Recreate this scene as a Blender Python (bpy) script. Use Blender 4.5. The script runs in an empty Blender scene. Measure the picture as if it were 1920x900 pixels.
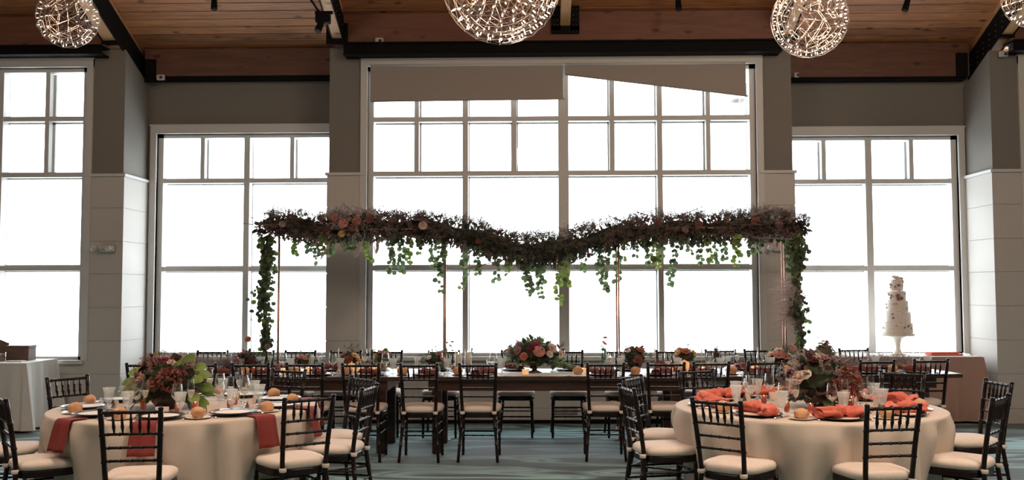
import bpy, math, random
from math import sin, cos, pi, radians, sqrt
from mathutils import Vector, Matrix, noise
random.seed(7)
S = bpy.context.scene
COL = S.collection

# ------------------------------------------------------------ camera, world, lights, exposure
cam_d = bpy.data.cameras.new('camera')
cam = bpy.data.objects.new('camera', cam_d); COL.objects.link(cam)
cam.location = (0, 0, 1.61)
cam.rotation_euler = (radians(93.3), radians(0.126), radians(1.4))
cam_d.sensor_width = 36; cam_d.lens = 1850/1920*36; cam_d.shift_y = -14/1920
cam_d.clip_end = 20000
S.camera = cam

w = bpy.data.worlds.new('overcast_sky'); S.world = w; w.use_nodes = True
bg = w.node_tree.nodes['Background']
bg.inputs[0].default_value = (0.93, 0.97, 1.0, 1); bg.inputs[1].default_value = 7.5

S.view_settings.view_transform = 'Standard'; S.view_settings.look = 'None'
S.view_settings.gamma = 1; S.view_settings.exposure = 0.0
S.view_settings.use_curve_mapping = False
S.cycles.use_denoising = True
S.cycles.max_bounces = 9; S.cycles.diffuse_bounces = 5; S.cycles.glossy_bounces = 3
S.cycles.transparent_max_bounces = 24; S.cycles.transmission_bounces = 4
S.cycles.caustics_reflective = False; S.cycles.caustics_refractive = False
S.cycles.sample_clamp_indirect = 4.0

def area(name, loc, rot, sx, sy, power, color, portal=False, spread=180):
    l = bpy.data.lights.new(name, 'AREA'); l.shape = 'RECTANGLE'; l.size = sx; l.size_y = sy
    l.energy = power; l.color = color; l.spread = radians(spread)
    if portal: l.cycles.is_portal = True
    o = bpy.data.objects.new(name, l); COL.objects.link(o); o.location = loc
    o.rotation_euler = tuple(radians(a) for a in rot)
    return o
WIN = [(-7.65, -5.56, .76, 4.38, 12.0), (-4.97, -2.60, .76, 3.66, 12.75), (-2.07, 2.69, .80, 4.36, 12.0),
       (3.16, 5.43, .76, 3.58, 12.75), (5.93, 8.0, .76, 4.33, 12.0)]
for x0, x1, z0, z1, y in WIN:
    area('daylight_portal', ((x0+x1)/2, y+.28, (z0+z1)/2), (-90, 0, 0), x1-x0, z1-z0, 1, (1, 1, 1), portal=True)
WARM = (1.0, .76, .58)
area('added_warm_light', (-2.4, 5.6, 5.3), (0, 0, 0), 2.2, 1.6, 48, WARM, spread=100)  # this and the next: unseen lights put above the round tables
area('added_warm_light', (2.2, 5.6, 5.3), (0, 0, 0), 2.2, 1.6, 48, WARM, spread=100)
area('added_warm_light', (4.6, 2.6, 5.6), (38, 22, 0), 2.0, 1.6, 150, WARM, spread=150)  # fill added out of view at the right to bring out cloth folds
area('added_warm_light', (-5.6, 1.6, 6.0), (40, -22, 0), 2.0, 1.6, 80, WARM, spread=150)  # weaker fill added out of view at the left, no fixture

# ------------------------------------------------------------ helpers
def tag(o, label=None, cat=None, group=None, kind=None):
    if label: o['label'] = label
    if cat: o['category'] = cat
    if group: o['group'] = group
    if kind: o['kind'] = kind
    return o

class MB:
    def __init__(s): s.v = []; s.f = []
    def add(s, vs, fs):
        b = len(s.v); s.v.extend([tuple(q) for q in vs]); s.f.extend([tuple(i+b for i in f) for f in fs]); return s
    def box(s, x0, x1, y0, y1, z0, z1, M=None):
        vs = [Vector(q) for q in ((x0,y0,z0),(x1,y0,z0),(x1,y1,z0),(x0,y1,z0),(x0,y0,z1),(x1,y0,z1),(x1,y1,z1),(x0,y1,z1))]
        if M: vs = [M @ q for q in vs]
        return s.add(vs, [(0,3,2,1),(4,5,6,7),(0,1,5,4),(1,2,6,5),(2,3,7,6),(3,0,4,7)])
    def bbox(s, x0, x1, y0, y1, z0, z1, b=.01, M=None):   # box with chamfered vertical and top edges
        rings = []
        for z, i in ((z0, b), (z0+b, 0), (z1-b, 0), (z1, b)):
            c = b
            rings.append([(x0+i+c,y0+i,z),(x1-i-c,y0+i,z),(x1-i,y0+i+c,z),(x1-i,y1-i-c,z),(x1-i-c,y1-i,z),(x0+i+c,y1-i,z),(x0+i,y1-i-c,z),(x0+i,y0+i+c,z)])
        vs = [Vector(q) for r in rings for q in r]
        if M: vs = [M @ q for q in vs]
        fs = [tuple(range(7, -1, -1)), tuple(range(24, 32))]
        for k in range(3):
            for i in range(8): j = (i+1) % 8; fs.append((k*8+i, k*8+j, k*8+8+j, k*8+8+i))
        return s.add(vs, fs)
    def tube(s, pts, rad, seg=8, cap=True, closed=False):
        pts = [Vector(p) for p in pts]; n = len(pts)
        if not hasattr(rad, '__len__'): rad = [rad]*n
        vs = []; fs = []; prev = None
        for i, p in enumerate(pts):
            if closed: t = pts[(i+1) % n]-pts[i-1]
            else: t = pts[min(i+1, n-1)]-pts[max(i-1, 0)]
            if t.length < 1e-9: t = Vector((0, 0, 1))
            t.normalize()
            if prev is None: u = t.orthogonal().normalized()
            else:
                u = prev-t*prev.dot(t)
                u = u.normalized() if u.length > 1e-6 else t.orthogonal().normalized()
            prev = u; w2 = t.cross(u)
            for k in range(seg):
                a = 2*pi*k/seg; vs.append(p+(u*cos(a)+w2*sin(a))*rad[i])
        m = n if closed else n-1
        for i in range(m):
            for k in range(seg):
                k2 = (k+1) % seg; a = i*seg; b = ((i+1) % n)*seg
                fs.append((a+k, a+k2, b+k2, b+k))
        if cap and not closed:
            fs.append(tuple(range(seg-1, -1, -1))); fs.append(tuple((n-1)*seg+k for k in range(seg)))
        return s.add(vs, fs)
    def lathe(s, prof, seg=20, c=(0,0,0), M=None, capb=True, capt=False, fn=None):
        vs = []; fs = []
        for r, z in prof:
            for k in range(seg):
                a = 2*pi*k/seg; rr = r if fn is None else fn(r, z, a)
                vs.append(Vector((c[0]+rr*cos(a), c[1]+rr*sin(a), c[2]+z)))
        if M: vs = [M @ q for q in vs]
        for i in range(len(prof)-1):
            for k in range(seg):
                k2 = (k+1) % seg; fs.append((i*seg+k, i*seg+k2, (i+1)*seg+k2, (i+1)*seg+k))
        if capb: fs.append(tuple(range(seg-1, -1, -1)))
        if capt: fs.append(tuple((len(prof)-1)*seg+k for k in range(seg)))
        return s.add(vs, fs)
    def ball(s, c, r, seg=8, rings=6, sc=(1,1,1), M=None, bump=0, seed=0):
        c = Vector(c); vs = [Vector((0,0,-1))]; fs = []
        for i in range(1, rings):
            ph = -pi/2+pi*i/rings
            for k in range(seg):
                a = 2*pi*k/seg; vs.append(Vector((cos(ph)*cos(a), cos(ph)*sin(a), sin(ph))))
        vs.append(Vector((0,0,1)))
        for k in range(seg):
            k2 = (k+1) % seg; fs.append((0, 1+k2, 1+k)); t = len(vs)-1; b = 1+(rings-2)*seg; fs.append((t, b+k, b+k2))
        for i in range(rings-2):
            for k in range(seg):
                k2 = (k+1) % seg; a = 1+i*seg; fs.append((a+k, a+k2, a+seg+k2, a+seg+k))
        out = []
        for q in vs:
            d = 1+(bump*noise.noise(q*2.2+Vector((seed, seed*.7, 0))) if bump else 0)
            q = Vector((q.x*sc[0]*r*d, q.y*sc[1]*r*d, q.z*sc[2]*r*d))
            if M: q = M @ q
            out.append(c+q)
        return s.add(out, fs)
    def build(s, name, mat, parent=None, smooth=False, loc=None, rz=None):
        me = bpy.data.meshes.new(name); me.from_pydata(s.v, [], s.f); me.update()
        if smooth: me.polygons.foreach_set('use_smooth', [True]*len(me.polygons))
        if mat: me.materials.append(mat)
        return put(name, me, parent, loc, rz)

def put(name, me, parent=None, loc=None, rz=None):
    o = bpy.data.objects.new(name, me); COL.objects.link(o)
    if parent: o.parent = parent
    if loc is not None: o.location = loc
    if rz is not None: o.rotation_euler = (0, 0, rz)
    return o
def empty(name, loc=(0,0,0), rz=0):
    o = bpy.data.objects.new(name, None); COL.objects.link(o); o.location = loc; o.rotation_euler = (0,0,rz)
    o.empty_display_size = .1; return o
KIDS = {}
def kids(o):
    return [c for c in bpy.data.objects if c.parent == o]
def copy_tree(o, tree=None, parent=None):
    c = o.copy(); COL.objects.link(c); c.parent = parent
    for ch, sub in (tree if tree is not None else snap(o)): copy_tree(ch, sub, c)
    return c
def snap(o): return [(c, snap(c)) for c in kids(o)]
class Proto:                                   # a built thing, copied for every repeat
    def __init__(s, root): s.root = root; s.tree = snap(root); s.used = False
    def place(s, loc, rz=0, label=None, group=None, scale=None):
        if not s.used: o = s.root; s.used = True
        else: o = copy_tree(s.root, s.tree)
        o.location = loc; o.rotation_euler = (0, 0, rz)
        if scale: o.scale = (scale,)*3
        if label: o['label'] = label
        if group: o['group'] = group
        return o

# ------------------------------------------------------------ materials
def mat(name, col, rough=.6, metal=0, nscale=0, namt=.15, bump=0, bscale=60, coat=0, spec=.5, sheen=0, trans=0, emis=None, estr=0, alpha=None, stretch=None, sss=0):
    m = bpy.data.materials.new(name); m.use_nodes = True; nt = m.node_tree; b = nt.nodes['Principled BSDF']
    b.inputs['Base Color'].default_value = (*col, 1); b.inputs['Roughness'].default_value = rough
    b.inputs['Metallic'].default_value = metal; b.inputs['Specular IOR Level'].default_value = spec
    b.inputs['Coat Weight'].default_value = coat; b.inputs['Coat Roughness'].default_value = .08; b.inputs['Sheen Weight'].default_value = sheen
    if trans: b.inputs['Transmission Weight'].default_value = trans
    if emis: b.inputs['Emission Color'].default_value = (*emis, 1); b.inputs['Emission Strength'].default_value = estr
    if alpha is not None: b.inputs['Alpha'].default_value = alpha
    tc = nt.nodes.new('ShaderNodeTexCoord'); vec = tc.outputs['Object']
    if stretch:
        mp = nt.nodes.new('ShaderNodeMapping'); mp.inputs['Scale'].default_value = stretch
        nt.links.new(vec, mp.inputs[0]); vec = mp.outputs[0]
    n = nt.nodes.new('ShaderNodeTexNoise'); n.inputs['Scale'].default_value = nscale or 20; n.inputs['Detail'].default_value = 4
    nt.links.new(vec, n.inputs['Vector'])
    r = nt.nodes.new('ShaderNodeMapRange'); r.inputs['From Min'].default_value = .3; r.inputs['From Max'].default_value = .7
    r.inputs['To Min'].default_value = 1-namt; r.inputs['To Max'].default_value = 1+namt
    nt.links.new(n.outputs['Fac'], r.inputs['Value'])
    mx = nt.nodes.new('ShaderNodeVectorMath'); mx.operation = 'SCALE'; mx.inputs[0].default_value = col
    nt.links.new(r.outputs[0], mx.inputs['Scale']); nt.links.new(mx.outputs[0], b.inputs['Base Color'])
    if bump:
        n2 = nt.nodes.new('ShaderNodeTexNoise'); n2.inputs['Scale'].default_value = bscale; n2.inputs['Detail'].default_value = 3
        nt.links.new(vec, n2.inputs['Vector'])
        bp = nt.nodes.new('ShaderNodeBump'); bp.inputs['Strength'].default_value = bump; bp.inputs['Distance'].default_value = .01
        nt.links.new(n2.outputs['Fac'], bp.inputs['Height']); nt.links.new(bp.outputs[0], b.inputs['Normal'])
    return m

def leafy(name, c1, c2, rough=.55, transl=.35):    # each leaf its own tint, light comes through
    m = bpy.data.materials.new(name); m.use_nodes = True; nt = m.node_tree
    for n in list(nt.nodes): nt.nodes.remove(n)
    g = nt.nodes.new('ShaderNodeNewGeometry'); mix = nt.nodes.new('ShaderNodeMix'); mix.data_type = 'RGBA'
    mix.inputs['A'].default_value = (*c1, 1); mix.inputs['B'].default_value = (*c2, 1)
    nt.links.new(g.outputs['Random Per Island'], mix.inputs['Factor'])
    p = nt.nodes.new('ShaderNodeBsdfPrincipled'); p.inputs['Roughness'].default_value = rough
    t = nt.nodes.new('ShaderNodeBsdfTranslucent'); s = nt.nodes.new('ShaderNodeMixShader'); s.inputs[0].default_value = transl
    o = nt.nodes.new('ShaderNodeOutputMaterial')
    nt.links.new(mix.outputs['Result'], p.inputs['Base Color']); nt.links.new(mix.outputs['Result'], t.inputs['Color'])
    nt.links.new(p.outputs[0], s.inputs[1]); nt.links.new(t.outputs[0], s.inputs[2]); nt.links.new(s.outputs[0], o.inputs[0])
    return m

def thin_glass(name, tint=(1,1,1), edge=.55, base=.03, gloss=(1,1,1)):
    m = bpy.data.materials.new(name); m.use_nodes = True; nt = m.node_tree
    for n in list(nt.nodes): nt.nodes.remove(n)
    t = nt.nodes.new('ShaderNodeBsdfTransparent'); t.inputs[0].default_value = (*tint, 1)
    gl = nt.nodes.new('ShaderNodeBsdfGlossy'); gl.inputs['Roughness'].default_value = .04; gl.inputs['Color'].default_value = (*gloss, 1)
    lw = nt.nodes.new('ShaderNodeLayerWeight'); lw.inputs['Blend'].default_value = .35
    mr = nt.nodes.new('ShaderNodeMapRange'); mr.inputs['To Min'].default_value = base; mr.inputs['To Max'].default_value = edge
    s = nt.nodes.new('ShaderNodeMixShader'); o = nt.nodes.new('ShaderNodeOutputMaterial')
    nt.links.new(lw.outputs['Facing'], mr.inputs['Value']); nt.links.new(mr.outputs[0], s.inputs[0])
    nt.links.new(t.outputs[0], s.inputs[1]); nt.links.new(gl.outputs[0], s.inputs[2]); nt.links.new(s.outputs[0], o.inputs[0])
    return m

def plank_mat(name, c1, c2, width=.156, stretch=(1.2, 14, 14), knots=True, axis=1):
    m = bpy.data.materials.new(name); m.use_nodes = True; nt = m.node_tree; L = nt.links; b = nt.nodes['Principled BSDF']
    b.inputs['Roughness'].default_value = .55
    tc = nt.nodes.new('ShaderNodeTexCoord'); sx = nt.nodes.new('ShaderNodeSeparateXYZ'); L.new(tc.outputs['Object'], sx.inputs[0])
    d = nt.nodes.new('ShaderNodeMath'); d.operation = 'DIVIDE'; d.inputs[1].default_value = width; L.new(sx.outputs[axis], d.inputs[0])
    fl = nt.nodes.new('ShaderNodeMath'); fl.operation = 'FLOOR'; L.new(d.outputs[0], fl.inputs[0])
    wn = nt.nodes.new('ShaderNodeTexWhiteNoise'); wn.noise_dimensions = '1D'; L.new(fl.outputs[0], wn.inputs['W'])
    mp = nt.nodes.new('ShaderNodeMapping'); mp.inputs['Scale'].default_value = stretch; L.new(tc.outputs['Object'], mp.inputs[0])
    ad = nt.nodes.new('ShaderNodeVectorMath'); ad.operation = 'ADD'; L.new(mp.outputs[0], ad.inputs[0]); L.new(wn.outputs['Color'], ad.inputs[1])
    n = nt.nodes.new('ShaderNodeTexNoise'); n.inputs['Scale'].default_value = 2.2; n.inputs['Detail'].default_value = 6; n.inputs['Distortion'].default_value = .6
    L.new(ad.outputs[0], n.inputs['Vector'])
    f = nt.nodes.new('ShaderNodeMath'); f.operation = 'MULTIPLY_ADD'; f.inputs[1].default_value = .45; L.new(wn.outputs['Value'], f.inputs[0])
    f2 = nt.nodes.new('ShaderNodeMath'); f2.operation = 'MULTIPLY_ADD'; f2.inputs[1].default_value = 1.1; f2.inputs[2].default_value = -.3
    L.new(n.outputs['Fac'], f2.inputs[0]); L.new(f2.outputs[0], f.inputs[2])
    mix = nt.nodes.new('ShaderNodeMix'); mix.data_type = 'RGBA'; mix.inputs['A'].default_value = (*c1, 1); mix.inputs['B'].default_value = (*c2, 1)
    L.new(f.outputs[0], mix.inputs['Factor']); out = mix.outputs['Result']
    if knots:
        mk = nt.nodes.new('ShaderNodeMapping'); mk.inputs['Scale'].default_value = (2.2, 4.5, 4.5); L.new(tc.outputs['Object'], mk.inputs[0])
        v = nt.nodes.new('ShaderNodeTexVoronoi'); v.inputs['Scale'].default_value = 1.3; L.new(mk.outputs[0], v.inputs['Vector'])
        r = nt.nodes.new('ShaderNodeMapRange'); r.inputs['From Min'].default_value = .06; r.inputs['From Max'].default_value = .20
        r.inputs['To Min'].default_value = .25; r.inputs['To Max'].default_value = 1; L.new(v.outputs['Distance'], r.inputs['Value'])
        ml = nt.nodes.new('ShaderNodeVectorMath'); ml.operation = 'SCALE'; L.new(out, ml.inputs[0]); L.new(r.outputs[0], ml.inputs['Scale']); out = ml.outputs[0]
    L.new(out, b.inputs['Base Color'])
    return m

def carpet_mat():
    m = bpy.data.materials.new('teal_wave_carpet'); m.use_nodes = True; nt = m.node_tree; L = nt.links; b = nt.nodes['Principled BSDF']
    b.inputs['Roughness'].default_value = .7; b.inputs['Specular IOR Level'].default_value = .5
    b.inputs['Sheen Weight'].default_value = .25
    tc = nt.nodes.new('ShaderNodeTexCoord')
    mp = nt.nodes.new('ShaderNodeMapping'); mp.inputs['Scale'].default_value = (.17, .80, 1); L.new(tc.outputs['Object'], mp.inputs[0])
    n = nt.nodes.new('ShaderNodeTexNoise'); n.inputs['Scale'].default_value = .9; n.inputs['Detail'].default_value = 3.0; n.inputs['Roughness'].default_value = .5
    L.new(mp.outputs[0], n.inputs['Vector'])
    k = nt.nodes.new('ShaderNodeMath'); k.operation = 'MULTIPLY'; k.inputs[1].default_value = 88; L.new(n.outputs['Fac'], k.inputs[0])
    s = nt.nodes.new('ShaderNodeMath'); s.operation = 'SINE'; L.new(k.outputs[0], s.inputs[0])
    r = nt.nodes.new('ShaderNodeMapRange'); r.inputs['From Min'].default_value = -.55; r.inputs['From Max'].default_value = .75
    L.new(s.outputs[0], r.inputs['Value'])
    n2 = nt.nodes.new('ShaderNodeTexNoise'); n2.inputs['Scale'].default_value = .7; L.new(mp.outputs[0], n2.inputs['Vector'])
    r2 = nt.nodes.new('ShaderNodeMapRange'); r2.inputs['From Min'].default_value = .35; r2.inputs['From Max'].default_value = .6; r2.inputs['To Min'].default_value = .22
    L.new(n2.outputs['Fac'], r2.inputs['Value'])
    k3 = nt.nodes.new('ShaderNodeMath'); k3.operation = 'MULTIPLY'; k3.inputs[1].default_value = 265; L.new(n.outputs['Fac'], k3.inputs[0])
    s3 = nt.nodes.new('ShaderNodeMath'); s3.operation = 'SINE'; L.new(k3.outputs[0], s3.inputs[0])
    r3 = nt.nodes.new('ShaderNodeMapRange'); r3.inputs['From Min'].default_value = -1.0; r3.inputs['From Max'].default_value = -.3; r3.inputs['To Min'].default_value = .35
    L.new(s3.outputs[0], r3.inputs['Value'])
    m3 = nt.nodes.new('ShaderNodeMath'); m3.operation = 'MULTIPLY'; L.new(r.outputs[0], m3.inputs[0]); L.new(r3.outputs[0], m3.inputs[1])
    mm = nt.nodes.new('ShaderNodeMath'); mm.operation = 'MULTIPLY'; L.new(m3.outputs[0], mm.inputs[0]); L.new(r2.outputs[0], mm.inputs[1])
    mix = nt.nodes.new('ShaderNodeMix'); mix.data_type = 'RGBA'
    mix.inputs['A'].default_value = (.006, .032, .038, 1); mix.inputs['B'].default_value = (.29, .53, .54, 1)
    L.new(mm.outputs[0], mix.inputs['Factor']); L.new(mix.outputs['Result'], b.inputs['Base Color'])
    f = nt.nodes.new('ShaderNodeTexNoise'); f.inputs['Scale'].default_value = 260; L.new(tc.outputs['Object'], f.inputs['Vector'])
    bp = nt.nodes.new('ShaderNodeBump'); bp.inputs['Strength'].default_value = .35; bp.inputs['Distance'].default_value = .006
    L.new(f.outputs['Fac'], bp.inputs['Height']); L.new(bp.outputs[0], b.inputs['Normal'])
    return m

M = {}
M['paint_up'] = mat('linen_wall_covering', (.20, .190, .172), .8, nscale=260, namt=.10, bump=.2, bscale=220, stretch=(1,1,.25))
M['wains'] = mat('painted_wainscot', (.52, .505, .475), .6, nscale=180, namt=.05)
M['trimw'] = mat('white_window_paint', (.58, .59, .58), .5, nscale=60, namt=.03)
M['ceil'] = plank_mat('cedar_ceiling_planks', (.09, .034, .014), (.62, .28, .125))
M['ceil_dark'] = mat('groove_shadow_board', (.02, .010, .006), .9)
M['beam'] = plank_mat('cedar_beam', (.08, .030, .017), (.21, .082, .045), width=3, stretch=(1.2, 9, 9))
M['glulam'] = plank_mat('pale_glulam', (.42, .22, .10), (.62, .38, .20), width=3, stretch=(9, 1.2, 9))
M['steel'] = mat('black_steel', (.004, .0038, .0038), .75, spec=.15)
M['bolt'] = mat('bolt_head', (.12, .11, .10), .35, metal=.8)
M['chair'] = mat('dark_mahogany_lacquer', (.010, .0045, .004), .36, nscale=30, namt=.3, coat=.22, spec=.2)
M['cushion'] = mat('ivory_cushion_cloth', (.74, .65, .58), .85, nscale=40, namt=.04, bump=.15, bscale=90)
M['cloth'] = mat('ivory_table_linen', (.60, .52, .445), .85, nscale=300, namt=.05, bump=.12, bscale=350)
M['cloth2'] = mat('white_table_linen', (.70, .69, .66), .85, nscale=300, namt=.04)
M['cloth3'] = mat('taupe_rose_linen', (.42, .27, .22), .8, nscale=300, namt=.06)
M['wood_tab'] = mat('dark_farm_table_wood', (.055, .026, .016), .3, nscale=3, namt=.35, stretch=(1, 14, 14), bump=.1)
M['charger'] = mat('pewter_charger', (.07, .055, .055), .28, metal=.6, nscale=30)
M['menu'] = mat('blush_card', (.70, .55, .46), .8, nscale=20, namt=.03)
M['menu2'] = mat('white_card', (.78, .76, .72), .8, nscale=20, namt=.03)
M['china'] = mat('ivory_china', (.80, .74, .66), .2, nscale=10, namt=.02)
M['bread'] = mat('crusty_roll', (.62, .34, .17), .7, nscale=14, namt=.35, bump=.3, bscale=25)
M['silver'] = mat('polished_silver', (.75, .75, .76), .15, metal=1)
M['gold'] = mat('brushed_gold', (.70, .48, .22), .25, metal=1)
M['copper'] = mat('copper_pipe', (.46, .25, .18), .35, metal=1)
M['nap_rust'] = mat('rust_napkin_cloth', (.22, .030, .024), .85, nscale=200, namt=.08)
M['nap_coral'] = mat('coral_napkin_cloth', (.66, .155, .105), .8, nscale=200, namt=.08)
M['nap_wine'] = mat('burgundy_napkin_cloth', (.21, .060, .052), .85, nscale=200, namt=.08)
M['votive'] = mat('red_mercury_glass', (.24, .035, .02), .2, nscale=60, namt=.4, coat=.5, emis=(1,.16,.04), estr=.10)
M['amber'] = mat('glowing_amber_glass', (.8, .42, .18), .2, nscale=30, namt=.2, emis=(1,.5,.2), estr=.55)  # candle glow put into the glass as its own emission
M['flame'] = mat('candle_flame', (1,.7,.35), .5, emis=(1,.62,.28), estr=9)
M['wax'] = mat('white_wax', (.85, .80, .74), .5, nscale=10, namt=.02)
M['glass'] = thin_glass('clear_stemware', (.97,.98,.98), .75, .05)
M['pane'] = thin_glass('window_glass', (.98,.99,.99), .10, .01)
M['frost'] = mat('pressed_frosted_glass', (.86, .92, .92), .12, nscale=40, namt=.10, bump=.8, bscale=35, alpha=.34)
M['drink'] = mat('pale_wine', (.95, .90, .74), .05, nscale=4, namt=.02, alpha=.45)
M['vase_dk'] = mat('dark_brown_vase', (.05, .03, .028), .3, nscale=8, namt=.4)
M['slate'] = mat('slate_vase', (.035, .035, .04), .6, nscale=8)
M['leaf'] = leafy('eucalyptus_leaf', (.05, .075, .04), (.16, .22, .10), transl=.5)
M['leaf_lt'] = leafy('bright_leaf', (.10, .16, .03), (.26, .34, .09))
M['leaf_dk'] = leafy('dark_leaf', (.03, .042, .026), (.07, .085, .05))
M['leaf_rust'] = leafy('rust_leaf', (.11, .055, .045), (.27, .15, .12))
M['mist_br'] = leafy('dried_brown_sprig', (.17, .12, .115), (.48, .37, .35), transl=.5)
M['mist_gr'] = leafy('dusty_green_sprig', (.08, .09, .06), (.24, .25, .18), transl=.45)
M['mist_wh'] = leafy('pale_dried_sprig', (.45, .37, .36), (.75, .68, .66), transl=.3)
M['mist_pk'] = leafy('pink_berry_sprig', (.30, .10, .09), (.60, .34, .30), transl=.2)
M['breath'] = leafy('mauve_filler_bloom', (.34, .28, .27), (.68, .60, .58), transl=.5)
M['stem'] = mat('green_stem', (.05, .065, .03), .7)
M['plume'] = leafy('mauve_grass_plume', (.22, .13, .11), (.42, .30, .27), transl=.2)
FL = {'rose_coral': (.58, .21, .155), 'rose_pink': (.72, .34, .30), 'rose_blush': (.80, .60, .50), 'rose_rust': (.28, .095, .07),
      'rose_burg': (.12, .012, .02), 'rose_yel': (.80, .52, .22), 'rose_mauve': (.45, .25, .27), 'rose_magenta': (.45, .04, .11), 'rose_cream': (.85, .78, .68)}
for k, c in FL.items(): M[k] = leafy(k+'_petal', tuple(v*.75 for v in c), tuple(min(1, v*1.15) for v in c), .6, .3)

# ------------------------------------------------------------ room shell
YF, YR = 12.0, 12.75
def ceil_z(y): return 4.70+(12.75-y)*.4
tag(MB().box(-9.5, 9.5, -4, 12.9, -.2, 0).build('floor', carpet_mat()), kind='structure')
c = MB(); th = math.atan(.4); dy = .156*cos(th); y = 12.9
while y > 4:
    y2 = y-dy; z1, z2 = ceil_z(y), ceil_z(y2); g = .016
    vs = [(-9.5, y, z1), (9.5, y, z1), (9.5, y2+g, z2-g*.4), (-9.5, y2+g, z2-g*.4),
          (-9.5, y, z1+.05), (9.5, y, z1+.05), (9.5, y2+g, z2+.05), (-9.5, y2+g, z2+.05)]
    c.add(vs, [(0,1,2,3),(7,6,5,4),(0,4,5,1),(1,5,6,2),(2,6,7,3),(3,7,4,0)]); y = y2
c.box(-9.5, 9.5, -4, y, ceil_z(y), ceil_z(y)+.05)
roof = tag(c.build('ceiling', M['ceil']), kind='structure'); c = MB()
za, zb = ceil_z(12.95), ceil_z(4)
c.add([(-9.6,12.95,za+.045),(9.6,12.95,za+.045),(9.6,3.9,zb+.09),(-9.6,3.9,zb+.09),(-9.6,12.95,za+.12),(9.6,12.95,za+.12),(9.6,3.9,zb+.17),(-9.6,3.9,zb+.17)],
      [(0,1,2,3),(7,6,5,4),(0,4,5,1),(1,5,6,2),(2,6,7,3),(3,7,4,0)])
c.build('backing_board', M['ceil_dark'], roof)
tag(MB().box(-9.7, -9.5, -4, 12.9, 0, 8.4).build('wall_left', M['wains']), kind='structure')
tag(MB().box(9.5, 9.7, -4, 12.9, 0, 8.4).build('wall_right', M['wains']), kind='structure')
tag(MB().box(-9.7, 9.7, -4.2, -4, 0, 8.4).build('wall_back', M['wains']), kind='structure')

def wall_with_hole(name, x0, x1, zt, y, wx0, wx1, wz0, wz1, zu=3.03):
    t = .22
    up = MB(); lo = MB()
    def blk(a, b, z0, z1):
        if z0 < zu:
            zz = 0 if z0 == 0 else z0; bands = [0, .18, .59, .99, 1.40, 1.81, 2.21, 2.62, 3.03]
            for i in range(8):
                p, q = max(bands[i], z0), min(bands[i+1], z1)
                if q > p: lo.box(a, b, y, y+t, p+(.004 if p == bands[i] else 0), q-(.003 if q == bands[i+1] else 0)); lo.box(a, b, y+.008, y+t-.002, p, q)
        if z1 > zu: up.box(a, b, y+.012, y+t, max(z0, zu), z1)
    blk(x0, wx0, 0, zt); blk(wx1, x1, 0, zt); blk(wx0, wx1, 0, wz0); blk(wx0, wx1, wz1, zt)
    r = up.build(name, M['paint_up']); tag(r, kind='structure')
    lo.build('wainscot', M['wains'], r)
    return r
# the bays of the window wall, left to right
BAYS = [('wall_bay_far_left', -9.5, -5.50, 4.88, 12.0, 0), ('wall_bay_left', -5.3, -2.3, 4.64, 12.75, 1),
        ('wall_bay_center', -2.16, 2.77, 4.88, 12.0, 2), ('wall_bay_right', 2.95, 5.75, 4.64, 12.75, 3), ('wall_bay_far_right', 5.86, 9.5, 4.88, 12.0, 4)]
for nm, x0, x1, zt, y, i in BAYS:
    wx0, wx1, wz0, wz1, _ = WIN[i]
    wall_with_hole(nm, x0, x1, zt, y, wx0, wx1, wz0, wz1)
# piers between the bays; upper part linen, lower part panelled, sloping top
def pier(n, x0, x1, y0, zf):
    r = MB(); zb_ = zf-(YR+.2-y0)*.4
    r.add([(x0+.02,y0+.02,3.03),(x1-.02,y0+.02,3.03),(x1-.02,YR+.2,3.03),(x0+.02,YR+.2,3.03),(x0+.02,y0+.02,zf),(x1-.02,y0+.02,zf),(x1-.02,YR+.2,zb_),(x0+.02,YR+.2,zb_)],
          [(0,3,2,1),(4,5,6,7),(0,1,5,4),(1,2,6,5),(2,3,7,6),(3,0,4,7)])
    o = tag(r.build('wall_pier', M['paint_up']), kind='structure')
    lo = MB(); bands = [0, .18, .59, .99, 1.40, 1.81, 2.21, 2.62, 3.01]
    for i in range(8): lo.box(x0, x1, y0, YR+.2, bands[i]+.004, bands[i+1]-.003)
    lo.box(x0+.008, x1-.008, y0+.008, YR+.2, 0, 3.01)
    lo.build('wainscot', M['wains'], o)
    MB().box(x0-.02, x1+.02, y0-.02, YR+.2, 3.01, 3.045).build('cap_trim', M['trimw'], o)
    return o
pier(1, -5.54, -5.07, 11.98, 4.60); pier(2, -2.56, -2.12, 11.98, 4.60); pier(3, 2.73, 3.14, 11.98, 4.53); pier(4, 5.50, 5.90, 11.98, 4.50)
# baseboards
for n, (x0, x1, y) in enumerate([(-9.5, -5.54, 12), (-5.07, -2.56, 12.75), (-2.12, 2.73, 12), (3.14, 5.5, 12.75), (5.9, 9.5, 12)]):
    tag(MB().box(x0, x1, y-.03, y+.01, 0, .04).build('baseboard_%s' % ['far_left','left','center','right','far_right'][n], M['steel']), kind='structure')

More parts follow.
